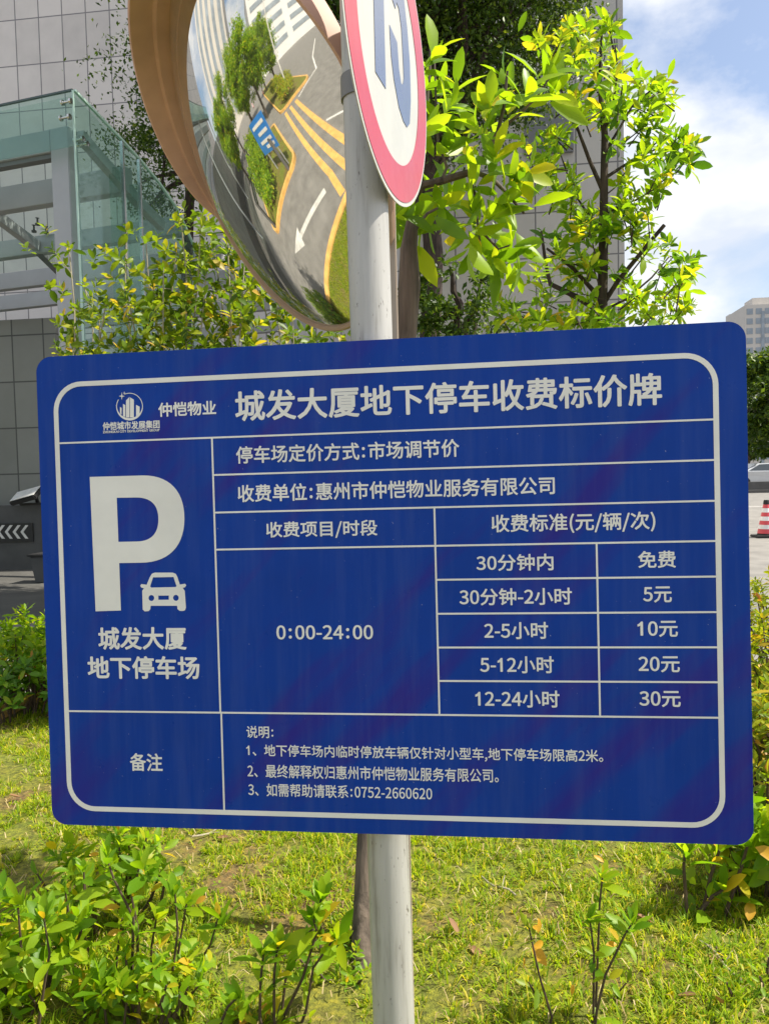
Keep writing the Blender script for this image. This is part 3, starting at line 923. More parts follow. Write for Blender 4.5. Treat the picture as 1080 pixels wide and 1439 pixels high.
# clamps of the price sign behind its panel
for zc in (1.66, 1.15):
    c = pole_at(zc)
    mb = MB().lathe([(.0370, -.02), (.0395, -.02), (.0395, .02), (.0370, .02), (.0370, -.02)], c, ((1, 0, 0), (0, 1, 0), (0, 0, 1)), 32)
    mb.box((c[0] - .30, c[1] - .0455, c[2] - .014), (c[0] + .30, c[1] - .0405, c[2] + .014))
    mb.build('clamp', M['steel_dark'], ps, smooth=True)

# ================================================================== SPEED LIMIT DISC
Cs = np.array([-.143, 1.342, 2.319]); az = R(-9.6)
DNn = np.array([math.cos(az), math.sin(az), 0]); DA = np.array([-math.sin(az), math.cos(az), 0]); DU = np.array([0, 0, 1.])
DAX = (DA, DU, DNn)
sp_ = thing('speed_limit_sign', 'round white speed limit sign with red ring and 15 greyed by glare, seen nearly edge on', 'sign', Cs - DU * .25)
def ringpoly(r, n=96): return [(r * math.cos(2 * math.pi * k / n), r * math.sin(2 * math.pi * k / n)) for k in range(n)]
def dart(name, loops, mat, z0, z1, parent=None):
    me = fill_mesh(name, loops, z1 - z0)
    me.materials.clear()
    n = len(me.vertices); co = np.empty(n * 3, np.float32); me.vertices.foreach_get('co', co); co = co.reshape(-1, 3)
    co[:, 2] += (z0 + z1) / 2
    me.vertices.foreach_set('co', co.ravel())
    place_flat(me, Cs, DAX)
    return link(name, me, mat, parent or sp_)
dart('disc', [ringpoly(.2525)], M['white_film'], -.002, 0)
dart('red_ring', [ringpoly(.2455), ringpoly(.184)], M['red_film'], .0003, .0009)
def dq(x, y):
    u, v = 500 + x / 7.2, y / 7.2
    p = onplane(u, v, Cs, DNn) - Cs
    return (float(p @ DA), float(p[2]))
one = [dq(193, 725), dq(298, 900), (-.040, .135), (-.075, .150), (-.128, .105), (-.128, .072), (-.096, .090)]
five = [dq(335, 250), dq(343, 400), dq(352, 560), dq(380, 800), dq(430, 1080), dq(475, 1225), dq(512, 1290), dq(540, 1250), dq(550, 1020), dq(541, 640), dq(515, 300), dq(482, 0),
        (.070, .128), (.050, .122), (.055, .142), (.100, .135), (.110, .160), (.018, .168), dq(365, 0), dq(395, 90), dq(405, 20), dq(430, 90), dq(455, 280), dq(470, 560), dq(480, 790), dq(468, 862), dq(452, 840), dq(430, 690), dq(412, 430)]
dart('digit', [one], M['digit_film'], .0003, .0009)
dart('digit', [five], M['digit_film'], .0003, .0009)
cc = pole_at(2.262)
mb = MB().lathe([(.0368, -.019), (.0395, -.019), (.0395, .019), (.0368, .019), (.0368, -.019)], cc, ((1, 0, 0), (0, 1, 0), (0, 0, 1)), 32)
mb.build('clamp', M['steel_dark'], sp_, smooth=True)
bq = cc + np.array([.0, -.03, .02])
MB().frame_box(cc, (DA, DNn, DU), (-.046, -.004, -.0), (-.0355, .030, .016)).frame_box(cc, (DA, DNn, DU), (-.03, .0395, -.015), (.12, .0435, .015)).build('bracket', M['black'], sp_)

# ================================================================== CONVEX MIRROR
MR = .418; MC = np.array([-.477, 1.769, 2.335]); maz, mel = R(215.2), R(-27.2)
MN = np.array([math.cos(mel) * math.cos(maz), math.cos(mel) * math.sin(maz), math.sin(mel)])
MA = unit(np.cross([0, 0, 1], MN)); MBv = np.cross(MN, MA)
MAX = (MA, MBv, MN)
cm = thing('convex_mirror', 'round convex traffic mirror in a faded orange hood behind the pole', 'mirror', MC - MBv * MR)
RC = .95; sag = RC - math.sqrt(RC ** 2 - MR ** 2)
prof = []
for k in range(29):
    r_k = MR * k / 28
    prof.append((max(r_k, 1e-4), math.sqrt(RC ** 2 - r_k ** 2) - (RC - sag)))
MB().lathe(prof, MC, MAX, 128).build('mirror_face', M['mirror'], cm, smooth=True)
MB().lathe([(MR - .004, -.004), (MR + .0, .006), (MR + .006, .008), (MR + .011, .002), (MR + .012, -.012), (MR + .008, -.022), (MR - .01, -.022)], MC, MAX, 128).build('rim', M['hood_rim'], cm, smooth=True)
MB().lathe([(MR + .009, -.018), (MR * .9, -.055), (MR * .6, -.085), (.12, -.10), (.001, -.10)], MC, MAX, 96).build('back_shell', M['hood'], cm, smooth=True)
def hood_len(a):
    """a in degrees from MA; hood longest on top"""
    d = abs((a - 90 + 180) % 360 - 180)
    if a < 90:
        return 0.094 * max(0., 1 - (d / 97.) ** 1.15)
    return 0.094 * max(0., 1 - (d / 91.) ** 3.2) ** .75
mb = MB(); N_ = 120; vs = []; rows = 0
angs = [-2 + 184 * i / N_ for i in range(N_ + 1)]
for a in angs:
    L = hood_len(a) + .003
    t = R(a)
    rad = MA * math.cos(t) + MBv * math.sin(t)
    ro = MR + .013
    # outer skin, lip, inner skin with one crease
    P = [rad * ro - MN * .02, rad * (ro + .004) + MN * L * .5, rad * (ro + .004) + MN * L, rad * (ro - .004) + MN * L, rad * (ro - .007) + MN * L * .42, rad * (ro - .016) + MN * L * .36, rad * (ro - .016) - MN * .0]
    vs += [MC + p for p in P]
    rows = len(P)
fs = [(i * rows + k, i * rows + k + 1, (i + 1) * rows + k + 1, (i + 1) * rows + k) for i in range(N_) for k in range(rows - 1)]
mb.add(vs, fs).build('hood', M['hood'], cm, smooth=True)
arm0 = pole_at(2.37); arm1 = MC - MN * .10
MB().tube([arm0 + np.array([-.005, .03, 0]), arm0 + np.array([-.02, .40, .02]), arm1 + np.array([0.12, .08, .0]), arm1], .014, 12).build('bracket_arm', M['steel_dark'], cm, smooth=True)

# thin beige stake behind the pole
st0 = at(549.5, 300, 1.62); st1 = at(553.5, 470, 1.60)
dv = (st1 - st0) / (st0[2] - st1[2])
bp_ = st0 + dv * (st0[2] - .08)
bs = MB().bar(bp_ - [0, 0, .1], st0 - dv * .03, .017, .012, (0, 1, 0)).build('garden_stake', M['beige'], None, bevel=.002)
tag(bs, 'thin beige stake standing just behind the grey sign pole', 'stake')

# ================================================================== TREES AND PLANTS
def plant(name, label, cat, base, group=None):
    return thing(name, label, cat, base, group)

# --- big-leafed tree right behind the pole
tb = np.array([-.41, 2.40, .09])
bt = plant('broadleaf_tree', 'young tree with big bright leaves and dark scarred trunk right behind the pole', 'tree', tb)
Y2 = 2.75
P = lambda x, y, Y: at(540 + x / 2, y / 2, Y)
trunk = [atg(508, 1378, .05), at(511, 1250, 2.42), at(530, 900, 2.55), at(556, 620, 2.68), at(571, 470, Y2), at(575, 400, Y2), at(574, 350, Y2), at(584, 270, Y2 + .02), at(596, 180, Y2 + .1), at(606, 60, Y2 + .1)]
mb = MB().tube(trunk, [.037, .032, .032, .033, .036, .040, .030, .012, .010, .006], 14)
limb = lambda pts, r0, r1, Y=Y2, jy=0.: mb.tube([P(x, y, Y + jy * i) for i, (x, y) in enumerate(pts)], list(np.linspace(r0, r1, len(pts))), 8)
limb([(75, 560), (108, 520), (160, 508), (215, 492), (245, 482)], .016, .012)
limb([(245, 482), (290, 430), (318, 370), (335, 300), (345, 200)], .011, .004, Y2, -.01)
limb([(245, 482), (300, 500), (345, 545), (392, 600)], .009, .004, Y2, -.02)
limb([(235, 487), (258, 560), (262, 640), (270, 690)], .006, .003)
limb([(160, 508), (175, 470), (150, 400), (145, 300), (140, 160)], .006, .003, Y2, .02)
limb([(70, 700), (90, 640), (120, 600), (150, 585)], .008, .004)
limb([(318, 370), (380, 320), (430, 270), (465, 215)], .006, .003, Y2, -.02)
limb([(262, 640), (320, 700), (350, 690)], .005, .003)
mb.build('trunk', M['bark_split'], bt, smooth=True)
LV = Leaves()
big = [(150, 250, 7), (118, 180, 6), (185, 300, 7), (140, 150, 4), (290, 335, 6), (340, 225, 8), (345, 300, 6), (400, 260, 7), (458, 205, 8), (470, 265, 6), (260, 360, 6), (310, 440, 8), (365, 505, 7), (402, 555, 6), (262, 520, 6), (200, 555, 6), (150, 575, 7), (330, 575, 6), (290, 605, 5), (105, 640, 6), (70, 655, 6), (245, 655, 5), (232, 715, 5), (345, 665, 6), (335, 740, 6), (372, 770, 6), (305, 725, 6), (385, 700, 6), (160, 420, 6), (225, 420, 5), (120, 350, 6), (410, 470, 4), (60, 600, 5), (130, 520, 5), (300, 290, 4), (200, 240, 4), (250, 600, 5), (105, 250, 5)]
for x, y, n in big:
    p = P(x, y, Y2 + rng.uniform(-.18, .24))
    a = np.array([rng.normal(.15, .4), rng.normal(-.25, .35), rng.uniform(.1, 1.) if y < 560 else rng.uniform(-.5, .6)])
    LV.rosette(p, a, n + 1, .138, (18, 84), .36, .22, .05)
LV.rosette(P(375, 90, Y2), (.2, 0, 1), 1, .12, (20, 30), .34)
LV.mesh('foliage', 1, .28, .3)
link('foliage', LV.mesh('foliage', 1, .28, .3), M['leaf_bright'], bt)

# --- young tree at the right with leaf whorls
Y5 = 5.2
rb = at(848, 1010, Y5); rb[2] = .09
rt = plant('young_tree', 'slender young tree with yellow green leaf whorls right of the pole', 'tree', rb)
mb = MB()
tr = [np.array([rb[0], rb[1], .03]), at(851, 760, Y5), at(845, 460, Y5), at(847, 350, Y5), at(848, 270, Y5), at(849, 190, Y5), at(842, 120, Y5), at(845, 40, Y5)]
mb.tube(tr, [.040, .037, .034, .030, .026, .021, .014, .006], 12)
limb5 = lambda pts, r0, r1, jy=0.: mb.tube([P(x, y, Y5 + jy * i) for i, (x, y) in enumerate(pts)], list(np.linspace(r0, r1, len(pts))), 8)
limb5([(595, 868), (540, 835), (465, 798), (452, 740), (440, 650)], 0.0217, 0.0084, .04)
limb5([(605, 838), (530, 755), (455, 698)], 0.0161, 0.0070, -.05)
limb5([(620, 845), (655, 790), (700, 735), (745, 680), (786, 632)], 0.0161, 0.0119, -.03)
limb5([(610, 530), (575, 450), (545, 370), (510, 285), (480, 220)], 0.0149, 0.0049, -.04)
limb5([(620, 500), (665, 470), (705, 445), (760, 420), (800, 380)], 0.0112, 0.0042, .05)
limb5([(617, 430), (660, 360), (700, 290), (740, 260), (780, 230)], 0.0099, 0.0035, .03)
limb5([(612, 400), (640, 300), (655, 200), (645, 110)], 0.0087, 0.0035, -.04)
limb5([(606, 610), (660, 580), (710, 560), (775, 520)], 0.0087, 0.0035, -.03)
limb5([(608, 640), (570, 600), (530, 540), (490, 420)], 0.0099, 0.0042, .05)
limb5([(600, 880), (680, 840), (750, 780), (800, 720), (850, 735)], 0.0087, 0.0035, .05)
limb5([(598, 900), (520, 915), (430, 885), (345, 870)], 0.0087, 0.0035, -.05)
cl = [(610, 55), (570, 75), (520, 75), (440, 115), (640, 85), (500, 105), (550, 150), (600, 215), (650, 165), (695, 205), (560, 115), (480, 160), (620, 130), (580, 180), (640, 240),
      (780, 230), (745, 255), (800, 265), (840, 385), (860, 430), (790, 360), (760, 300), (705, 300), (720, 430), (800, 480), (780, 530), (700, 560), (830, 470), (745, 390), (680, 260), (660, 320), (770, 430), (820, 410), (730, 340), (860, 400),
      (600, 330), (560, 320), (520, 260), (480, 400), (470, 460), (520, 530), (560, 600), (510, 600), (590, 660), (480, 660), (540, 700), (640, 640), (680, 585), (725, 600), (450, 500), (560, 260), (620, 290), (490, 540), (430, 430), (750, 540), (650, 600), (540, 640), (600, 580),
      (800, 690), (842, 740), (862, 745), (780, 740), (740, 705), (820, 830), (850, 865), (720, 830), (760, 870), (700, 860), (640, 880), (590, 885), (600, 910), (335, 880), (400, 900), (440, 880), (350, 850), (680, 775), (440, 840), (500, 890), (550, 900), (800, 800), (830, 780), (370, 910), (660, 900), (740, 900), (790, 890), (480, 720), (520, 760)]
cl += [(float(a_), float(b_)) for a_, b_ in zip(rng.uniform(410, 720, 14), rng.uniform(260, 900, 14))]
LA, LB, LC = Leaves(), Leaves(), Leaves()
for x, y in cl:
    for k in range(4):
        p = P(x + rng.normal(0, 15), y + rng.normal(0, 14), Y5 + rng.normal(0, .26))
        a = np.array([rng.normal((x - 610) / 500, .4), rng.normal(-.1, .4), rng.uniform(.2, 1.)])
        tgt = LA if (y < 330 and rng.uniform() < .75 * (1 - y / 360)) else LB
        if tgt is LB and rng.uniform() < .30:
            tgt = LC
        tgt.rosette(p, a, int(rng.integers(6, 11)), .094, (20, 100), .36, .35, .06)
        if k == 0:
            q0 = np.array(p) - unit(a) * .16
            mb.tube([q0, p], [.005, .003], 5, False)
mb.build('trunk', M['bark_dark'], rt, smooth=True)
link('young_leaves', LA.mesh('young_leaves', 1, .2, .3), M['leaf_yellow'], rt)
link('foliage', LB.mesh('foliage', 1, .2, .3), M['leaf_bright'], rt)
link('inner_foliage', LC.mesh('inner_foliage', 1, .2, .3), M['leaf_mid'], rt)

# --- tall canes with bright leaves in front of the glass canopy
def tall_shrub(label, tops, Y, n_leaf, base_px, lowz=0., mat='leaf_shrub'):
    b = at(base_px, 800, Y); b[2] = .09
    t = plant('tall_shrub', label, 'shrub', b, 'tall shrubs between the sign and the glass canopy')
    mb = MB(); lv = Leaves()
    for (x, y) in tops:
        top = at(x, y, Y + rng.uniform(-.25, .25))
        foot = b + np.array([rng.normal(0, .10), rng.normal(0, .10), -.04])
        pts = curve_pts(foot, top, 9, 0, .012)
        mb.tube(pts, list(np.linspace(.013, .004, 9)), 6)
        for s in range(n_leaf):
            t_ = 1 - .62 * (s / n_leaf) ** 1.15
            i = t_ * 8; k = min(int(i), 7); p0 = np.array(pts[k]) * (1 - (i - k)) + np.array(pts[k + 1]) * (i - k)
            if p0[2] < lowz:
                continue
            off = rng.normal(0, .11, 3) * np.array([1, 1, .6]) * (1.25 - .5 * t_) * (s > 0)
            p = p0 + off
            if s > 0:
                for _k in range(1 + (s % 2)):
                    o2 = rng.normal(0, .13, 3) * np.array([1, 1, .35])
                    lv.rosette(p + o2, (o2[0] * 3 + rng.normal(0, .3), o2[1] * 3 + rng.normal(0, .3), .7), int(rng.integers(6, 10)), .072, (20, 100), .48, .35, .05)
            if s > 0 and rng.uniform() < .5:
                mb.tube([p0, p], [.003, .002], 4, False)
            a = np.array([off[0] * 4 + rng.normal(0, .35), off[1] * 4 + rng.normal(0, .35), .75])
            lv.rosette(p, a, int(rng.integers(6, 10)), .075, (20, 100), .48, .35, .05)
    mb.build('cane', M['cane'], t, smooth=True)
    link('foliage', lv.mesh('foliage', 1, .2, .3), M[mat], t)
tall_shrub('sparse leafy cane against the white edge of the canopy post', [(97, 345), (118, 395), (95, 455)], 5.0, 16, 150, 2.5)
tall_shrub('tall shrub with a yellow leaf before the dark green glass', [(178, 322), (205, 335), (150, 420), (175, 405), (140, 440)], 4.9, 15, 165)
tall_shrub('bushy tall shrub below the end of the sloping glass', [(255, 312), (283, 296), (230, 375), (248, 355), (215, 400)], 4.8, 20, 240)
tall_shrub('dense shrub under the lower left edge of the mirror', [(318, 318), (300, 345), (345, 352), (330, 375), (290, 385)], 4.7, 20, 320)
tall_shrub('shaded low shrub beneath the bottom of the mirror', [(385, 388), (410, 425), (360, 400), (440, 448), (470, 462)], 4.9, 18, 410)

# --- large dark tree behind
def big_tree(name, label, base, centre, rx, ry, rz, nclump, per, leaf, mat, bark, trunkpts, group=None, xmax=1e9):
    t = plant(name, label, 'tree', base, group)
    mb = MB()
    mb.tube(trunkpts[0], trunkpts[1], 12)
    lv = Leaves()
    c = np.array(centre)
    top = np.array(trunkpts[0][-1])
    for k in range(nclump):
        d = unit(rng.normal(0, 1, 3)); r = rng.uniform(.25, 1) ** .5
        p = c + d * r * np.array([rx, ry, rz])
        if k % 3 == 0:
            j = int(rng.integers(len(trunkpts[0]) // 2, len(trunkpts[0])))
            mb.tube(curve_pts(trunkpts[0][j], p, 6, .05, .03), list(np.linspace(.05, .012, 6)), 6)
        cs = rng.uniform(.25, .6) * min(rx, rz) * .36
        n = int(per * rng.uniform(.5, 1.4))
        q = p + rng.normal(0, 1, (n, 3)) * np.array([cs, cs, cs * .55])
        q = q[q[:, 0] < xmax]
        n = len(q)
        if n == 0:
            continue
        D = unit(rng.normal(0, 1, (n, 3)) + np.array([0, 0, -.15])); U = rng.normal(0, .7, (n, 3)) + np.array([0, 0, 1.])
        ll = leaf * rng.uniform(.6, 1.3, n)
        lv.add(q, D, U, ll, ll * .5)
    mb.build('trunk', bark, t, smooth=True)
    link('crown', lv.mesh('crown', 0, .15, .25), mat, t)
    return t
YD = 9.5
b = at(600, 800, YD); b[2] = 0
tp = [b - [0, 0, .1], at(604, 470, YD), at(609, 360, YD), at(600, 250, YD), at(570, 120, YD), at(560, 0, YD)]
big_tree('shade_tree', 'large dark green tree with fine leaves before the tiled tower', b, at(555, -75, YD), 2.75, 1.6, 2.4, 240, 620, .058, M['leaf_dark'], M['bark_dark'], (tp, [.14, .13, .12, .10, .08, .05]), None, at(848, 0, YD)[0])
b = at(250, 800, 10.5); b[2] = 0
tp = [b - [0, 0, .1], at(262, 400, 10.5), at(268, 240, 10.5), at(262, 100, 10.5)]
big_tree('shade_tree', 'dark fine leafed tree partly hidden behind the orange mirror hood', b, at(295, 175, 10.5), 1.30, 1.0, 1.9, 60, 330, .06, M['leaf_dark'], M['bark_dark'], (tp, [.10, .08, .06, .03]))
# low dark shrub by the trunk
b = at(640, 800, 8.6); b[2] = 0
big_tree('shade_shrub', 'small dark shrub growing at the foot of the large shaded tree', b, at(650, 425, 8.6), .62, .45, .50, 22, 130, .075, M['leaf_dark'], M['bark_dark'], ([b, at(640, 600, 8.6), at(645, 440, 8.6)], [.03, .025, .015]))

# --- hedges
def hedge_plant(name, label, cx, cy, rx, ry, h, n, mat, leaf, group, z0=.09, wr=.36):
    t = plant(name, label, 'shrub', (cx, cy, z0), group)
    mb = MB(); lv = Leaves()
    for k in range(n):
        a = rng.uniform(0, 6.283); r = rng.uniform(0, 1) ** .5
        x, y = cx + math.cos(a) * r * rx, cy + math.sin(a) * r * ry
        zt = z0 + h * (1 - .35 * r * r) * rng.uniform(.45, 1.0)
        if k % 4 == 0:
            mb.tube(curve_pts((cx + (x - cx) * .5, cy + (y - cy) * .5, z0 - .05), (x, y, zt), 5, 0, .03), [.008, .007, .006, .005, .003], 5)
        lv.rosette((x, y, zt), (math.cos(a) * r * .8, math.sin(a) * r * .8, .8), int(rng.integers(6, 10)), leaf, (20, 100), wr, .3, .05)
    mb.build('stem', M['stem'], t, smooth=True)
    link('foliage', lv.mesh('foliage', 1, .2, .3), M[mat], t)
G1 = 'low shrubs along the lawn edge left of the sign'
hedge_plant('hedge_shrub', 'glossy green hedge shrub at far left beside the dark driveway', -3.15, 5.0, .55, .35, .62, 230, 'leaf_bright', .085, G1)
hedge_plant('hedge_shrub', 'taller green hedge shrub touching the left edge of the price board', -2.45, 5.25, .45, .35, .80, 220, 'leaf_mid', .085, G1)
hedge_plant('hedge_shrub', 'lower green hedge shrub at the left border of the grass', -3.0, 4.55, .45, .28, .42, 140, 'leaf_mid', .075, G1)
G2 = 'yellow green hedge shrubs right of the sign'
hedge_plant('hedge_shrub', 'yellow green hedge shrub highest at the right edge beside the road', 2.0, 5.0, .55, .5, .92, 330, 'leaf_hedge', .06, G2)
hedge_plant('hedge_shrub', 'yellow green hedge shrub beside the right edge of the price board', 1.62, 4.2, .45, .4, .80, 300, 'leaf_hedge', .06, G2)
hedge_plant('hedge_shrub', 'nearest yellow green hedge shrub below the lower right corner', 1.32, 3.45, .40, .35, .62, 240, 'leaf_hedge', .065, G2)

# --- saplings in the near grass
def sapling(label, foot, stems, leaf, mat='leaf_sapling', group='leafy saplings in the grass', n=(6, 9), extra=None, wr=.37, r0=.006):
    """stems: list of lists of (u,v) photo positions at distance Y, last one is the tip"""
    f = np.array(foot, float)
    t = plant('leafy_sapling', label, 'plant', (f[0], f[1], float(lawn_z(f[0], f[1]))), group)
    mb = MB(); lv = Leaves(); lo_ = Leaves()
    for st in stems:
        Y = f[1] + rng.uniform(-.08, .08)
        pts = [at(u, v, Y) for u, v in st]
        pts = [np.array([f[0] * .3 + pts[0][0] * .7, Y, .06])] + pts
        pts = [np.array([f[0], f[1], .05])] + pts
        mb.tube(pts, list(np.linspace(r0, r0 * .45, len(pts))), 6)
        pts = pts[1:]
        for i, p in enumerate(pts[1:]):
            last = i == len(pts) - 2
            a = np.array([rng.normal(0, .3), rng.normal(-.15, .3), .8])
            k = int(rng.integers(*n)) + 4 if last else int(rng.integers(3, 6))
            lv.rosette(p, a, k, leaf, (12, 62) if last else (50, 95), wr, .35, leaf * .6)
    mb.build('stem', M['stem'], t, smooth=True)
    link('foliage', lv.mesh('foliage', 1, .2, .3), M[mat], t)
    if extra:
        for u, v, L in extra:
            lo_ = Leaves()
            lo_.rosette(at(u, v, f[1] - .03), (rng.normal(0, .5), -.3, .5), 1, L, (60, 80), .5)
            link('old_leaf', lo_.mesh('old_leaf', 1, .2, .3), M['leaf_orange'], t)
G4 = 'low leafy clumps at the bottom of the lawn'
hedge_plant('leafy_clump', 'broad low clump of green leaves in the bottom left corner', -1.42, 2.05, .26, .16, .34, 60, 'leaf_sapling', .07, G4, .08)
hedge_plant('leafy_clump', 'low clump of fresh leaves between the two forked saplings', -.98, 2.0, .20, .12, .22, 40, 'leaf_sapling', .055, G4, .08)
hedge_plant('leafy_clump', 'flat weedy clump of small leaves beside the pole foot', -.46, 2.3, .22, .16, .10, 60, 'leaf_sapling', .028, G4, .08)
hedge_plant('leafy_clump', 'sparse weedy clump under the bottom right corner', .78, 2.25, .25, .2, .12, 45, 'leaf_sapling', .03, G4, .08)
hedge_plant('leafy_clump', 'taller leafy clump behind the saplings at lower left', -1.30, 2.45, .26, .15, .36, 55, 'leaf_sapling', .06, G4, .08, .40)
hedge_plant('leafy_clump', 'broad leafed clump below the lower right corner of the board', .93, 2.75, .17, .14, .42, 42, 'leaf_sapling', .095, G4, .08, .42)
hedge_plant('leafy_clump', 'leafy clump at the right edge in front of the hedge', 1.16, 2.95, .16, .14, .60, 48, 'leaf_hedge', .085, G4, .08, .42)
GX = lambda u, v: atg(u, v, .09)
sapling('wide leafy sapling filling the lower left corner', (-1.30, 2.0), [[(15, 1400), (30, 1330), (25, 1265)], [(60, 1400), (70, 1340), (62, 1290)], [(5, 1430), (10, 1380), (15, 1350)], [(90, 1430), (105, 1370), (100, 1330)], [(40, 1439), (50, 1410), (35, 1390)]], .075, 'leaf_sapling', n=(8, 12), extra=[(85, 1325, .05)])
sapling('bare topped sapling with a dark upright twig left of the clump', (-1.17, 2.25), [[(120, 1320), (119, 1260), (118, 1222)], [(105, 1330), (98, 1290), (92, 1252)], [(80, 1330), (72, 1290), (66, 1262)]], .06, 'leaf_sapling', n=(3, 6))
sapling('tall sapling with an orange tip leaf under the board at left', (-1.02, 2.1), [[(185, 1380), (188, 1290), (160, 1235), (150, 1205)], [(195, 1400), (193, 1300), (185, 1260), (197, 1215)], [(160, 1400), (165, 1340), (172, 1290)]], .07, 'leaf_sapling', n=(6, 9), extra=[(140, 1200, .06), (132, 1238, .05), (170, 1275, .06), (172, 1308, .06)])
sapling('dark stemmed sapling forking beside yellow leaves', (-.88, 2.1), [[(238, 1400), (250, 1310), (246, 1255)], [(235, 1420), (262, 1375), (295, 1330), (308, 1285)], [(213, 1420), (213, 1330), (220, 1290)], [(240, 1410), (252, 1330), (262, 1270)]], .068, 'leaf_sapling', n=(6, 9), extra=[(275, 1270, .07), (270, 1355, .06), (235, 1350, .05)])
sapling('bright sapling with upright fresh leaves just left of the pole', (-.58, 2.05), [[(395, 1430), (402, 1370), (432, 1320), (452, 1262)], [(398, 1430), (425, 1375), (445, 1310), (440, 1290)], [(385, 1430), (385, 1370), (390, 1330)], [(365, 1430), (366, 1380), (370, 1340)], [(430, 1420), (440, 1360), (470, 1318)]], .075, 'leaf_sapling', n=(8, 11), extra=[(365, 1408, .075), (350, 1420, .07), (372, 1432, .08)])
sapling('low sapling with small leaves at the bottom edge left of centre', (-.80, 1.95), [[(310, 1439), (320, 1415), (335, 1400)], [(335, 1439), (340, 1425), (322, 1420)]], .06, 'leaf_sapling', n=(4, 7))
sapling('dark leafed sapling low in the bottom left clump', (-1.12, 1.95), [[(150, 1439), (145, 1400), (140, 1380)], [(120, 1439), (118, 1410), (115, 1400)], [(175, 1439), (178, 1410), (172, 1390)]], .07, 'leaf_sapling', n=(7, 10))
sapling('thin sapling with two green leaf tufts right of the pole', (.24, 2.1), [[(833, 1430), (834, 1340), (828, 1290)], [(838, 1420), (850, 1370), (878, 1312), (888, 1297)], [(836, 1430), (842, 1270), (846, 1230)]], .060, 'leaf_sapling', n=(5, 8), extra=[(848, 1212, .045), (850, 1328, .05)], r0=.005)
sapling('thin sapling with orange brown leaves right of the pole', (.08, 2.1), [[(775, 1430), (757, 1370), (743, 1305)], [(765, 1430), (748, 1390), (742, 1380)]], .055, 'leaf_hedge', n=(2, 4), extra=[(755, 1312, .055), (768, 1358, .07), (748, 1330, .05), (735, 1360, .05), (750, 1300, .05)], r0=.005)
sapling('tiny seedling with one yellow leaf in the right grass', (.36, 2.15), [[(858, 1420), (868, 1395), (882, 1378)]], .04, 'leaf_hedge', n=(2, 4), extra=[(803, 1398, .04)], r0=.004)
sapling('broad leafed sapling under the lower right corner of the board', (.72, 2.62), [[(965, 1290), (960, 1220), (962, 1190)], [(985, 1290), (998, 1230), (1010, 1195)], [(975, 1290), (1000, 1260), (1015, 1250)], [(1020, 1280), (1040, 1220), (1052, 1180)]], .10, 'leaf_sapling', n=(5, 8), extra=[(1005, 1190, .08), (1060, 1190, .10), (1055, 1265, .10), (925, 1305, .07)], r0=.010)
sapling('yellowing sapling at the right edge by the hedge', (1.02, 2.9), [[(1060, 1290), (1066, 1200), (1070, 1150)], [(1072, 1280), (1076, 1160), (1078, 1090)]], .09, 'leaf_hedge', n=(6, 9), r0=.009)

# dead twigs on the lawn
for k, (u, v, L, a, lb) in enumerate(((700, 1255, .16, 2.4, 'pale dead twig lying in the grass right of the pole'), (820, 1175, .22, .4, 'thin dead twig in the grass just below the board edge'), (300, 1170, .2, .9, 'grey dead twig in the grass below the board at left'), (1010, 1360, .2, 1.9, 'short dead twig near the bottom right corner'))):
    g_ = atg(u, v, .10)
    c_ = np.array([math.cos(a), math.sin(a), 0])
    p_ = [np.array([g_[0], g_[1], float(lawn_z(g_[0], g_[1])) + .02]) + c_ * L * (t_ - .5) + np.array([0, 0, .008 * math.sin(7 * t_ + k)]) for t_ in np.linspace(0, 1, 6)]
    mb = MB().tube(p_, [.0035, .004, .0035, .003, .0025, .002], 6).tube([p_[2], p_[2] + np.array([c_[1], -c_[0], .25]) * .05 + c_ * .03], [.0025, .0015], 5)
    tag(mb.build('dead_twig', M['cane'], None, smooth=True), lb, 'twig')
# fallen leaves
fallen = [(160, 1188), (305, 1178), (645, 1325), (658, 1338), (917, 1308), (1005, 1350), (950, 1410), (30, 1125), (1015, 1422)]
first = None
for u, v in fallen:
    g_ = atg(u, v, .10)
    if first is None:
        lv = Leaves(); lv.add(np.zeros((1, 3)), (1, 0, .08), (0, 0, 1), .058, .026)
        me = lv.mesh('fallen_leaf', 1, -.3, .6)
        first = link('fallen_leaf', me, M['leaf_brown']); fl = first
    else:
        fl = first.copy(); COL.objects.link(fl)
    fl.location = (g_[0], g_[1], float(lawn_z(g_[0], g_[1])) + .012)
    fl.rotation_euler = (rng.normal(0, .3), rng.normal(0, .3), rng.uniform(0, 6.28))
    tag(fl, 'curled dry brown leaf lying on the grass', 'leaf', 'fallen dry leaves on the grass')

# ================================================================== BUILDINGS
def windows_on(t, x0, z0, nx, nz, px_, pz, w, h, y, mat, axis='x', sgn=-1):
    base = None
    for i in range(nx):
        for k in range(nz):
            if base is None:
                base = MB().box((0, 0, 0), (w, .12, h)).build('window', mat)
                wn = base
            else:
                wn = base.copy(); COL.objects.link(wn)
            wn.parent = t
            wn.matrix_parent_inverse = t.matrix_basis.inverted()
            if axis == 'x':
                wn.location = (x0 + i * px_, y + sgn * .04 - .06, z0 + k * pz)
            else:
                wn.rotation_euler = (0, 0, math.pi / 2)
                wn.location = (y + sgn * .04 + .06, x0 + i * px_, z0 + k * pz)
tw = thing('tiled_tower', 'tall tower clad in pale grey square panels behind the trees', 'building', (-8, 20, 0))
xr = float(at(600, 300, 20)[0])
M['tile_l'] = tile_mat('pale_grey_wall_panel', (.66, .605, .565), .665, 1.20, .030, float(-at(88, 60, 20)[0]), float(-at(88, 22, 20)[2]))
MB().box((-32, 20, 0), (xr, 34, 42)).build('wall', M['tile_l'], tw)
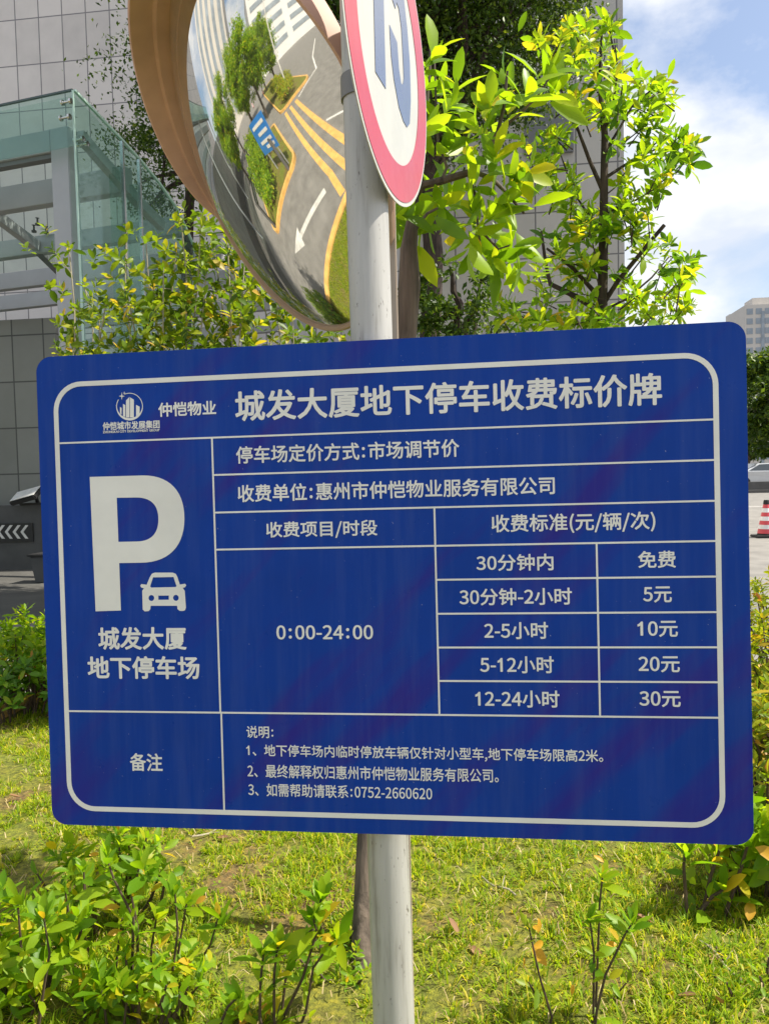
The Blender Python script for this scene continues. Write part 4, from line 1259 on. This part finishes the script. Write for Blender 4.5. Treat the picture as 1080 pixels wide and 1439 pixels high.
xe = float(at(876.5, 300, 14)[0]); xw = float(at(560, 300, 14)[0])
zt_ = float(at(755, 365, 14)[2])
M['tile_r'] = tile_mat('grey_wing_panel', (.44, .42, .385), .70, .78, .024, float(-at(752, 400, 14)[0]), float(-at(755, 427, 14)[2]))
MB().box((xw, 14, 0), (xe, 19.99, 42)).build('wing_wall', M['tile_r'], tw)
wa, wb = at(742, 215, 14), at(800, 150, 14)
f_ = MB().box((wa[0] - .05, 13.93, wa[2] - .05), (wb[0] + .05, 14.02, wb[2] + .05)).build('window', M['canopy_dark'], tw)
MB().box((wa[0], 13.91, wa[2]), (wb[0], 13.925, wb[2])).build('pane', M['window'], f_)

def block(name, label, x0, y0, x1, y1, h, wall, nx, nz, ww, wh, face='y0', group=None, z0=3.):
    t = thing(name, label, 'building', ((x0 + x1) / 2, (y0 + y1) / 2, 0), group)
    MB().box((x0, y0, 0), (x1, y1, h)).box((x0 + .3 * (x1 - x0), y0 + .3 * (y1 - y0), h), (x0 + .7 * (x1 - x0), y0 + .7 * (y1 - y0), h + 3)).build('wall', wall, t)
    if face == 'y0':
        MB().box((x0 + .35 * (x1 - x0), y0 - .25, 2), (x0 + .42 * (x1 - x0), y0 - .001, h - 2)).build('stair_strip', M['window_soft'], t)
        px_ = (x1 - x0) / nx
        windows_on(t, x0 + (px_ - ww) / 2, z0, nx, nz, px_, (h - z0) / nz, ww, wh, y0, M['window_soft'], 'x', -1)
    else:
        px_ = (y1 - y0) / nx
        windows_on(t, y0 + (px_ - ww) / 2, z0, nx, nz, px_, (h - z0) / nz, ww, wh, x1, M['window_soft'], 'y', 1)
    return t
a0 = at(1046, 600, 240); a1 = at(1110, 600, 240); ah = at(1060, 428, 240)
block('apartment_tower', 'cream apartment tower rising beyond the trees at the right edge', a0[0], 240, a1[0], 258, ah[2], M['apt_wall'], 5, 16, 1.7, 1.7)
a0 = at(1024, 600, 300); a1 = at(1040, 600, 300); ah = at(1030, 450, 300)
block('apartment_tower', 'haze paled slim apartment tower just above the board corner', a0[0], 300, a1[0], 312, ah[2], M['white_wall'], 3, 14, .8, 1.7)  # white wall colour stands for the haze over this distant tower
# buildings that show in the mirror
block('office_block', 'white office block across the driveway, seen in the mirror', -95, -40, -70, -4, 22, M['white_wall'], 2, 6, 15.0, 1.3, 'x1')
block('apartment_tower', 'grey apartment tower seen small in the mirror', -100, 10, -80, 36, 44, M['apt_wall'], 5, 1, 2.6, 36.0, 'x1')

# ================================================================== GLASS CANOPY OVER THE GARAGE RAMP
YC = 8.0
dF = unit(np.array([-.98, .19, 0])); dB = np.array([-dF[1], dF[0], 0]) * -1
dB = np.array([.19, .98, 0]); dB = unit(dB)
pO = at(100, 300, YC); O = np.array([pO[0], pO[1], 0.])
CAX = (dF, dB, np.array([0, 0, 1.]))
def cloc(u, v, l=None, b=None):
    """photo position -> canopy coordinates on plane l=const or b=const"""
    n = dF if l is not None else dB
    P0 = O + (dF * l if l is not None else dB * b)
    p = onplane(u, v, P0, n) - O
    return np.array([p @ dF, p @ dB, p[2]])
gc = thing('glass_canopy', 'grey steel canopy with green tinted glass over the garage ramp', 'canopy', O)
zt = cloc(97, 176, b=0.)[2]; zb = cloc(69, 214, b=0.)[2]
def cbox(mb, lo, hi): return mb.frame_box(O, CAX, lo, hi)
cbox(MB(), (0, 0, 0), (.235, .16, zt)).build('post', M['canopy_grey'], gc, bevel=.008)
for lp_ in (6.0, 12.0):
    cbox(MB(), (lp_, 0, 0), (lp_ + .235, .16, zt)).build('post', M['canopy_grey'], gc, bevel=.008)
cbox(MB(), (.236, .002, zb), (12.3, .158, zt - .002)).build('front_beam', M['canopy_grey'], gc, bevel=.006)
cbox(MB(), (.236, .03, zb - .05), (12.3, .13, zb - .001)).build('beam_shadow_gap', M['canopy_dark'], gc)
# roof beams one behind the other, falling towards the ramp
ys = [(257, 291), (334, 358), (380, 403), (412, 432), (452, 468), (484, 496)]
bs_ = [.9, 2.0, 3.1, 4.2, 5.3, 6.4]
ztops = []
for (yt, yb), bk in zip(ys, bs_):
    t1 = cloc(35, yt, b=bk)[2]; t0_ = cloc(35, yb, b=bk)[2]
    ztops.append((bk, t1))
    cbox(MB(), (-.05, bk, t0_), (12.3, bk + .14, t1)).build('cross_beam', M['canopy_grey'], gc, bevel=.005)
# diagonal rafter strut
p0 = cloc(-20, 292, b=.95); p1 = cloc(52, 346, b=1.98)
w0 = O + dF * p0[0] + dB * p0[1] + np.array([0, 0, p0[2]]); w1 = O + dF * p1[0] + dB * p1[1] + np.array([0, 0, p1[2]])
MB().bar(w0, w1, .10, .14).build('strut', M['canopy_grey'], gc, bevel=.004)
p0 = cloc(55, 352, b=2.05); p1 = cloc(85, 382, b=3.05)
w0 = O + dF * p0[0] + dB * p0[1] + np.array([0, 0, p0[2]]); w1 = O + dF * p1[0] + dB * p1[1] + np.array([0, 0, p1[2]])
MB().bar(w0, w1, .10, .12).build('strut', M['canopy_dark'], gc, bevel=.004)
# glass: front fascia strip
gz = cloc(104, 128, b=-.14)[2]; lf = cloc(104, 128, b=-.14)[0]
cbox(MB(), (lf, -.152, zt - .30), (3.0, -.140, gz)).build('glass_fascia', M['glass'], gc)
for g0, g1 in ((3.012, 6.3), (6.312, 9.3), (9.312, 12.4)):
    cbox(MB(), (g0, -.152, zt - .30), (g1, -.140, gz)).build('glass_fascia', M['glass'], gc)
# side wall glass with a falling, curved top edge
tops = [cloc(u, v, l=lf)[1:] for u, v in ((107, 128), (150, 175), (193, 221), (232, 268), (258, 308), (272, 345))]
tops[0] = np.array([-.13, gz])
def zt_at(b):
    return float(np.interp(b, [q[0] for q in tops], [q[1] for q in tops]))
b1 = cloc(172, 240, l=lf)[1]; b2 = cloc(195, 240, l=lf)[1]; bE = tops[-1][0]
xs_e = np.linspace(-.13, bE, 7)
for s0, s1 in ((-.13, b1), (b1 + .015, b2), (b2 + .015, bE)):
    xs = np.linspace(s0, s1, 8)
    poly = [(x, 0.02) for x in xs[::-1]]
    poly = [(s0, .02)] + [(s1, .02)] + [(x, zt_at(x)) for x in xs[::-1]]
    MB().prism(poly, O + dF * lf, (dB, np.array([0, 0, 1.]), dF), -.006, .006).build('side_glass', M['glass'], gc)
for xa, xb in zip(xs_e[:-1], xs_e[1:]):
    MB().bar(O + dF * lf + dB * xa + np.array([0, 0, zt_at(xa) + .012]), O + dF * lf + dB * xb + np.array([0, 0, zt_at(xb) + .012]), .03, .022).build('glass_edge', M['glass_edge'], gc)
cbox(MB(), (lf - .012, -.168, .02), (lf + .006, -.153, gz)).build('glass_edge', M['glass_edge'], gc)
cbox(MB(), (lf + .007, -.160, gz + .001), (12.4, -.132, gz + .02)).build('glass_edge', M['glass_edge_dark'], gc)
# curved glass roof sheet over the beams
mb = MB(); vs = []
xs = np.linspace(-.13, bE, 14)
for x in xs:
    for l_ in (lf + .012, 12.4):
        vs.append(O + dF * l_ + dB * x + np.array([0, 0, zt_at(x) - .04]))
mb.add(vs, [(2 * i, 2 * i + 1, 2 * i + 3, 2 * i + 2) for i in range(len(xs) - 1)]).build('glass_roof', M['glass'], gc, fixn=False)
# side rail and fins
def rail_pts(px): return [O + dF * (lf + .16) + dB * c[1] + np.array([0, 0, c[2]]) for c in (cloc(u, v, l=lf + .16) for u, v in px)]
rp = rail_pts(((112, 190), (140, 222), (169, 255), (200, 290), (228, 318)))
for k in range(len(rp) - 1):
    MB().bar(rp[k], rp[k + 1], .09, .12).build('side_rail', M['canopy_grey'], gc)
for bq_, u in ((b1, 172), (b2, 195)):
    cbox(MB(), (lf + .012, bq_ - .03, .02), (lf + .16, bq_ + .03, zt_at(bq_) - .3)).build('glass_fin', M['glass'], gc)
    cbox(MB(), (lf - .02, bq_ - .004, .02), (lf + .02, bq_ + .019, zt_at(bq_) - .01)).build('silicone_joint', M['chrome'], gc)
for u, v in ((95, 143), (93, 165), (112, 196), (118, 203)):
    c = cloc(u, v, l=lf + .05)
    w = O + dF * c[0] + dB * c[1] + np.array([0, 0, c[2]])
    MB().lathe([(.001, -.06), (.03, -.055), (.03, -.03), (.012, -.025), (.012, .05), (.03, .055), (.03, .07), (.001, .075)], w, (dB, np.array([0, 0, 1.]), dF), 14).build('glass_fitting', M['chrome'], gc, smooth=True)
for u, v in ((53, 312), (48, 322), (65, 324)):
    c = cloc(u, v, b=1.95)
    w = O + dF * c[0] + dB * c[1] + np.array([0, 0, c[2]])
    MB().lathe([(.001, -.05), (.035, -.045), (.035, -.02), (.014, -.015), (.014, .05), (.03, .055), (.001, .06)], w, (dF, dB, np.array([0, 0, 1.])), 12).build('glass_fitting', M['black'], gc, smooth=True)

M['tile_in'] = tile_mat('shade_darkened_wall_tile', (.23, .235, .22), .62, .86, .026)  # added wall, its tiles coloured dark to stand for the canopy shade
xg = float(at(84, 600, 13.6)[0])
iw = MB().box((-30, 13.6, 0), (xg, 13.9, float(at(40, 448, 13.6)[2]))).build('canopy_shade_wall', M['tile_in'])
tag(iw, 'tiled wall added under the glass canopy, darkened for its shade', 'wall')
o = MB().add([(-30, 8.2, .004), (-5.1, 8.2, .004), (-5.1, 13.6, .004), (-30, 13.6, .004)], [(0, 1, 2, 3)]).build('canopy_shade_sheet', M['shade_floor']); o['kind'] = 'structure'  # dark sheet laid over the road as the shade below the canopy
# ramp wall with arrow board, floodlight, bin
wl = MB().box((-30, 13.0, -.02), (-5.9, 13.35, 1.16)).build('ramp_wall', M['dark_wall'])
tag(wl, 'low dark grey wall beside the garage ramp at far left', 'wall')
cb = thing('arrow_board', 'dark strip with white chevrons pointing left on the ramp wall', 'sign', (at(20, 747, 12.97)[0], 12.98, .6))
c0, c1 = at(-30, 762, 12.97), at(46, 735, 12.97)
MB().box((c0[0], 12.965, c0[2]), (c1[0], 12.99, c1[2])).build('panel', M['black'], cb)
for k in range(6):
    u = 40 - k * 11.0
    pp = [at(u, 738, 12.955), at(u - 7, 747.5, 12.955), at(u, 757, 12.955), at(u - 4, 757, 12.955), at(u - 11, 747.5, 12.955), at(u - 4, 738, 12.955)]
    n_ = 6
    MB().add([(p[0], 12.955, p[2]) for p in pp] + [(p[0], 12.963, p[2]) for p in pp], [(0, 1, 4, 5), (1, 2, 3, 4), (6, 11, 10, 7), (7, 10, 9, 8)] + [(i, (i + 1) % 6, 6 + (i + 1) % 6, 6 + i) for i in range(6)]).build('chevron', M['white_paint'], cb)
fb = at(42, 712, 12.6)
fl_ = thing('floodlight', 'black floodlight with pale glass front tilted up on the ramp wall', 'lamp', (fb[0], 12.9, 1.16))
n_ax = (unit(np.array([.97, -.1, .22])), unit(np.array([.05, .55, .83])))
fx = np.array(n_ax[0]); fz = unit(np.cross(fx, [0, .86, .52])); fy = np.cross(fz, fx)
fo = at(36, 694, 12.85)
MB().frame_box(fo, (fx, fy, fz), (-.27, -.17, -.09), (.27, .17, .0)).build('housing', M['black'], fl_, bevel=.02)
MB().frame_box(fo, (fx, fy, fz), (-.25, -.15, .001), (.25, .15, .012)).build('front_glass', M['lamp_glass'], fl_, bevel=.004)
MB().tube([np.array(fo) - fz * .09, (fo[0] + .05, 13.1, 1.30), (fo[0] + .05, 13.15, 1.16)], .035, 10).box((fo[0] - .2, 12.98, 1.161), (fo[0] + .3, 13.3, 1.20)).build('bracket', M['black'], fl_)
bn = at(56, 815, 11.3)
bb_ = thing('rubbish_bin', 'small dark grey bin standing at the foot of the ramp wall', 'bin', (bn[0] + .1, 11.3, 0))
MB().add([(bn[0] - .10 + .45 * i, 11.2 + .35 * j, z) if z else (bn[0] - .04 + .33 * i, 11.24 + .27 * j, z) for z in (0, .42) for j in (0, 1) for i in (0, 1)], [(0, 2, 3, 1), (4, 5, 7, 6), (0, 1, 5, 4), (2, 6, 7, 3), (0, 4, 6, 2), (1, 3, 7, 5)]).build('body', M['dark_wall'], bb_, bevel=.015)
MB().box((bn[0] - .13, 11.17, .421), (bn[0] + .38, 11.58, .455)).build('lid', M['black'], bb_, bevel=.012)

# ================================================================== RIGHT: ROAD, CONE, CAR, TREES
ck = atg(1076, 755, 0)
co_ = thing('traffic_cone', 'red and white striped traffic cone with black base on the road', 'cone', (ck[0], ck[1], 0))
ck = np.array([ck[0], ck[1], 0.])
XYZ = ((1, 0, 0), (0, 1, 0), (0, 0, 1))
MB().frame_box(ck, XYZ, (-.26, -.26, 0), (.26, .26, .05)).lathe([(.20, .05), (.18, .09), (.0, .09)], ck, XYZ, 28).build('base', M['rubber'], co_, bevel=.012)
def cr_(h): return .185 - .135 * (h - .09) / .72
hs = [.09, .19, .28, .37, .46, .55, .64, .72]
for k in range(7):
    mt_ = M['cone_white'] if k % 2 == 1 else M['cone_red']
    e_ = .003 if k % 2 == 1 else 0.
    MB().lathe([(cr_(hs[k]) + e_, hs[k]), (cr_(hs[k + 1]) + e_, hs[k + 1])], ck, XYZ, 32).build('stripe_band', mt_, co_, smooth=True)
MB().lathe([(cr_(.72), .72), (cr_(.80) + .012, .78), (cr_(.80), .82), (.0, .82)], ck, XYZ, 28).build('top_cap', M['rubber'], co_, smooth=True)
for (qx, qy, lb) in ((-46.0, -13.5, 'red and white cone far down the driveway, seen in the mirror'), (-40.0, -17.5, 'second red and white cone on the far road in the mirror')):
    c2 = co_.copy(); COL.objects.link(c2); c2.location = (qx, qy, 0); tag(c2, lb, 'cone')
    for ch in list(co_.children):
        d2 = ch.copy(); COL.objects.link(d2); d2.parent = c2

def sedan(loc, yaw, label):
    t = thing('parked_car', label, 'car', loc)
    c, s = math.cos(yaw), math.sin(yaw)
    axs = (np.array([c, s, 0]), np.array([-s, c, 0]), np.array([0, 0, 1.]))
    o = np.array(loc, float)
    prof = [(-2.25, .35), (-2.28, .62), (-2.2, .85), (-1.55, .98), (-1.35, 1.0), (-.75, 1.38), (-.2, 1.47), (.55, 1.45), (1.35, 1.02), (1.9, .96), (2.22, .88), (2.3, .55), (2.22, .33)]
    def at_(x, y, z): return o + axs[0] * x + axs[1] * y + axs[2] * z
    v = []; n = len(prof)
    ysec = [(-.86, 0), (-.9, 1), (.9, 1), (.86, 0)]
    for side in (-1, 1):
        for x, z in prof:
            w = .90 if z < 1.01 else .90 - (z - 1.0) * .5
            v.append(at_(x, side * w, z))
    f = [(i, (i + 1) % n, n + (i + 1) % n, n + i) for i in range(n)] + [tuple(range(n)), tuple(range(2 * n - 1, n - 1, -1))]
    MB().add(v, f).build('body', M['car_paint'], t, bevel=.04)
    for side in (-1, 1):
        g = [(-1.2, 1.02), (-.7, 1.34), (-.2, 1.42), (.5, 1.40), (1.15, 1.04)]
        gv = []
        for dz in (.0, .012):
            for x, z in g:
                gv.append(at_(x, side * (.90 - (z - 1.0) * .5 + .004 + dz), z))
        MB().add(gv, [(0, 1, 2, 3, 4), (9, 8, 7, 6, 5)] + [(i, (i + 1) % 5, 5 + (i + 1) % 5, 5 + i) for i in range(5)]).build('side_window', M['window'], t)
        for x in (-1.4, 1.4):
            w = MB().lathe([(.0, -.1), (.31, -.1), (.33, -.06), (.33, .1), (.30, .12), (.0, .12)], at_(x, side * .82, .33), (axs[0], axs[2], axs[1] * side), 26).build('wheel', M['rubber'], t, smooth=True)
            MB().lathe([(.0, .125), (.2, .125), (.2, .11)], at_(x, side * .82, .33), (axs[0], axs[2], axs[1] * side), 20).build('rim', M['chrome'], w)
        MB().frame_box(at_(2.2, side * .62, .70), axs, (-.1, -.2, -.07), (.085, .2, .07)).build('headlight', M['lamp_glass'], t, bevel=.02)
    gw = [at_(x, y, z) for x, z in ((-1.36, 1.02), (-.80, 1.37)) for y in (-.78, .78)]
    MB().add([p + np.array([0, 0, .02]) for p in gw], [(0, 1, 3, 2)]).build('rear_window', M['window'], t)
    gw = [at_(x, y, z) for x, z in ((1.33, 1.04), (.62, 1.44)) for y in (-.76, .76)]
    MB().add([p + np.array([0, 0, .02]) for p in gw], [(0, 1, 3, 2)]).build('windscreen', M['window'], t)
    return t
cp = atg(1090, 683, 0.0)
cp = at(1082, 684, 52.0); 
o = MB().box((-10, 46.31, -.02), (160, 70, .2)).build('far_carriageway', M['asphalt']); o['kind'] = 'structure'
cp = at(1072, 684, 49.5)
sedan((cp[0], 49.5, 0.2), math.pi + .02, 'silver saloon car on the far side of the road at the right')
b0 = at(1000, 684, 46.0)
wl = MB().box((b0[0], 46, -.02), (b0[0] + 60, 46.3, .62)).box((b0[0], 45.6, -.02), (b0[0] + 60, 45.99, .16)).build('median_barrier', M['dark_wall'])
tag(wl, 'long low dark barrier across the road before the silver car', 'barrier')
def far_tree(label, u, v0, v1, Y, rx, mat, n=46, leaf=.42):
    c = at(u, (v0 + v1) / 2, Y); top = at(u, v0, Y)[2]; bot = at(u, v1, Y)[2]
    b = np.array([c[0], Y, 0.])
    big_tree('roadside_tree', label, b, c, rx, rx * .8, (top - bot) / 2 * .9, n, 150, leaf, mat, M['bark'], ([b, (b + c) / 2, c], [.2, .16, .08]), 'trees across the road at the right')
far_tree('dark round roadside tree at the right edge of the view', 1084, 475, 650, 62, 2.6, M['leaf_dark'])
far_tree('bright green roadside tree beside the board edge', 1050, 505, 655, 66, 2.0, M['leaf_far'], 40)
far_tree('taller roadside tree hidden partly by the board', 1030, 480, 650, 75, 3.0, M['leaf_dark'])
far_tree('roadside tree out to the right beyond the silver car', 1120, 480, 655, 70, 3.5, M['leaf_dark'])

# ================================================================== ACROSS THE DRIVEWAY (shows in the mirror)
kerb('kerb', -13.0, 1.45, -6.6, 5.2, .5, M['yellow_paint'])
kerb('kerb', -38, -3.0, -12.5, 0.35, .8, M['yellow_paint'])
o = MB().prism(rrect(-13.0, 1.45, -6.6, 5.2, .5), (0, 0, .1), XYZ, -.1, 0).build('island_ground', M['soil']); o['kind'] = 'structure'
o = MB().prism(rrect(-38, -3.0, -12.5, 0.35, .8), (0, 0, .1), XYZ, -.1, 0).build('island_ground', M['soil']); o['kind'] = 'structure'
G3 = 'island shrubs across the driveway in the mirror'
for k, (x, y, h, lb) in enumerate(((-13.8, -1.0, .9, 'round yellow green shrub at the tip of the mirrored island'), (-16.0, -1.6, 1.1, 'yellow green shrub mid island in the mirror'), (-19, -1.0, 1.2, 'yellow green shrub farther back on the mirrored island'), (-8.0, 3.9, .7, 'green shrub beside the mirrored gate'), (-10.0, 3.6, .9, 'green shrub behind the mirrored gate'), (-12, 3.8, 1.3, 'green shrub at the far end of the gate island in the mirror'), (-9.0, 4.3, 1.2, 'taller green shrub in the middle of the gate island in the mirror'), (-11.2, 4.2, 1.5, 'tallest green shrub on the gate island in the mirror'))):
    hedge_plant('hedge_shrub', lb, x, y, 1.2, .9, h, 180, 'leaf_hedge' if k < 3 else 'leaf_bright', .17, G3, .09)
for x, y, h, lb in ((-17.0, 1.6, 6.2, 'round street tree in the middle of the mirror'), (-14.5, 7.4, 4.6, 'street tree at the left of the mirror before the glass canopy'), (-24, -2.0, 6.5, 'far street tree by the mirrored white block'), (-27, 5, 8, 'street tree behind the round one in the mirror'), (-19.5, 3.9, 5.2, 'low street tree beside the round one in the mirror'), (-22.5, 8.4, 6.5, 'street tree nearest the garage canopy in the mirror'), (-31, -.5, 7.5, 'street tree on the long island in the mirror')):
    b = np.array([x, y, 0.])
    big_tree('street_tree', lb, b, b + [0, 0, h * .60], h * .27, h * .27, h * .38, 70, 150, .24, M['leaf_bright'], M['bark'], ([b, b + [0, 0, h * .4], b + [0, 0, h * .7]], [.16, .12, .06]), 'street trees seen in the mirror')
lp = thing('lamp_post', 'slim white street lamp post seen in the mirror', 'lamp', (-15.0, -1.5, 0))
MB().tube([(-15.0, -1.5, 0), (-15.0, -1.5, 3), (-15.0, -1.5, 5.6)], [.06, .05, .04], 12).build('post', M['white_paint'], lp, smooth=True)
MB().tube([(-15.0, -1.5, 5.5), (-14.9, -2.2, 5.7)], .03, 8).box((-15.05, -2.7, 5.66), (-14.8, -2.1, 5.76)).build('lamp_head', M['canopy_grey'], lp)
# barrier gate with a blue notice
def barrier(label, p, q):
    p = np.array(p, float); q = np.array(q, float)
    t = thing('barrier_gate', label, 'gate', (q[0], q[1], .1), 'boom barriers on the gate island')
    MB().bar(p + [0, 0, .95], q + [0, 0, .95], .10, .22).build('boom', M['black'], t, bevel=.01)
    MB().bar(p + [0, -.053, .95], q + [0, -.053, .95], .004, .03).build('white_stripe', M['white_paint'], t)
    d = unit(q - p)
    MB().frame_box((q[0], q[1], .1), (d, np.array([-d[1], d[0], 0]), np.array([0, 0, 1.])), (.02, -.2, 0), (.45, .2, 1.15)).build('cabinet', M['dark_wall'], t, bevel=.02)
    MB().frame_box((p[0], p[1], .1), (d, np.array([-d[1], d[0], 0]), np.array([0, 0, 1.])), (-.2, -.07, 0), (-.02, .07, .95)).build('rest_post', M['dark_wall'], t, bevel=.01)
barrier('nearer black boom barrier with its cabinet, seen in the mirror', (-6.75, 2.05, 0), (-11.0, 2.75, 0))
barrier('farther black boom barrier toward the garage, seen in the mirror', (-6.75, 4.85, 0), (-11.0, 4.95, 0))
bn_ = thing('blue_notice', 'small blue notice with white lines on a stand by the barrier', 'sign', (-7.6, 1.75, .1))
bd = unit(np.array([-.80, .60, 0.])); bo = np.array([-6.75, 1.75, 0.]); bnx = np.array([bd[1], -bd[0], 0]) * -1
BX = (bd, np.array([0, 0, 1.]), bnx)
MB().frame_box(bo, BX, (0, .70, -.012), (1.9, 1.75, .012)).build('panel', M['sky_blue_panel'], bn_)
mb = MB()
for x0, x1, z in ((.2, 1.65, 1.5), (.2, 1.3, 1.25), (.2, 1.5, 1.0), (.2, 1.1, .82)):
    mb.frame_box(bo, BX, (x0, z, -.02), (x1, z + .10, -.0125)); mb.frame_box(bo, BX, (x0, z, .0125), (x1, z + .10, .02))
mb.build('white_line', M['white_paint'], bn_)
mb = MB()
for x0 in (.2, 1.45):
    mb.frame_box(bo, BX, (x0, .09, -.025), (x0 + .05, .699, .025))
mb.build('stand', M['canopy_grey'], bn_)
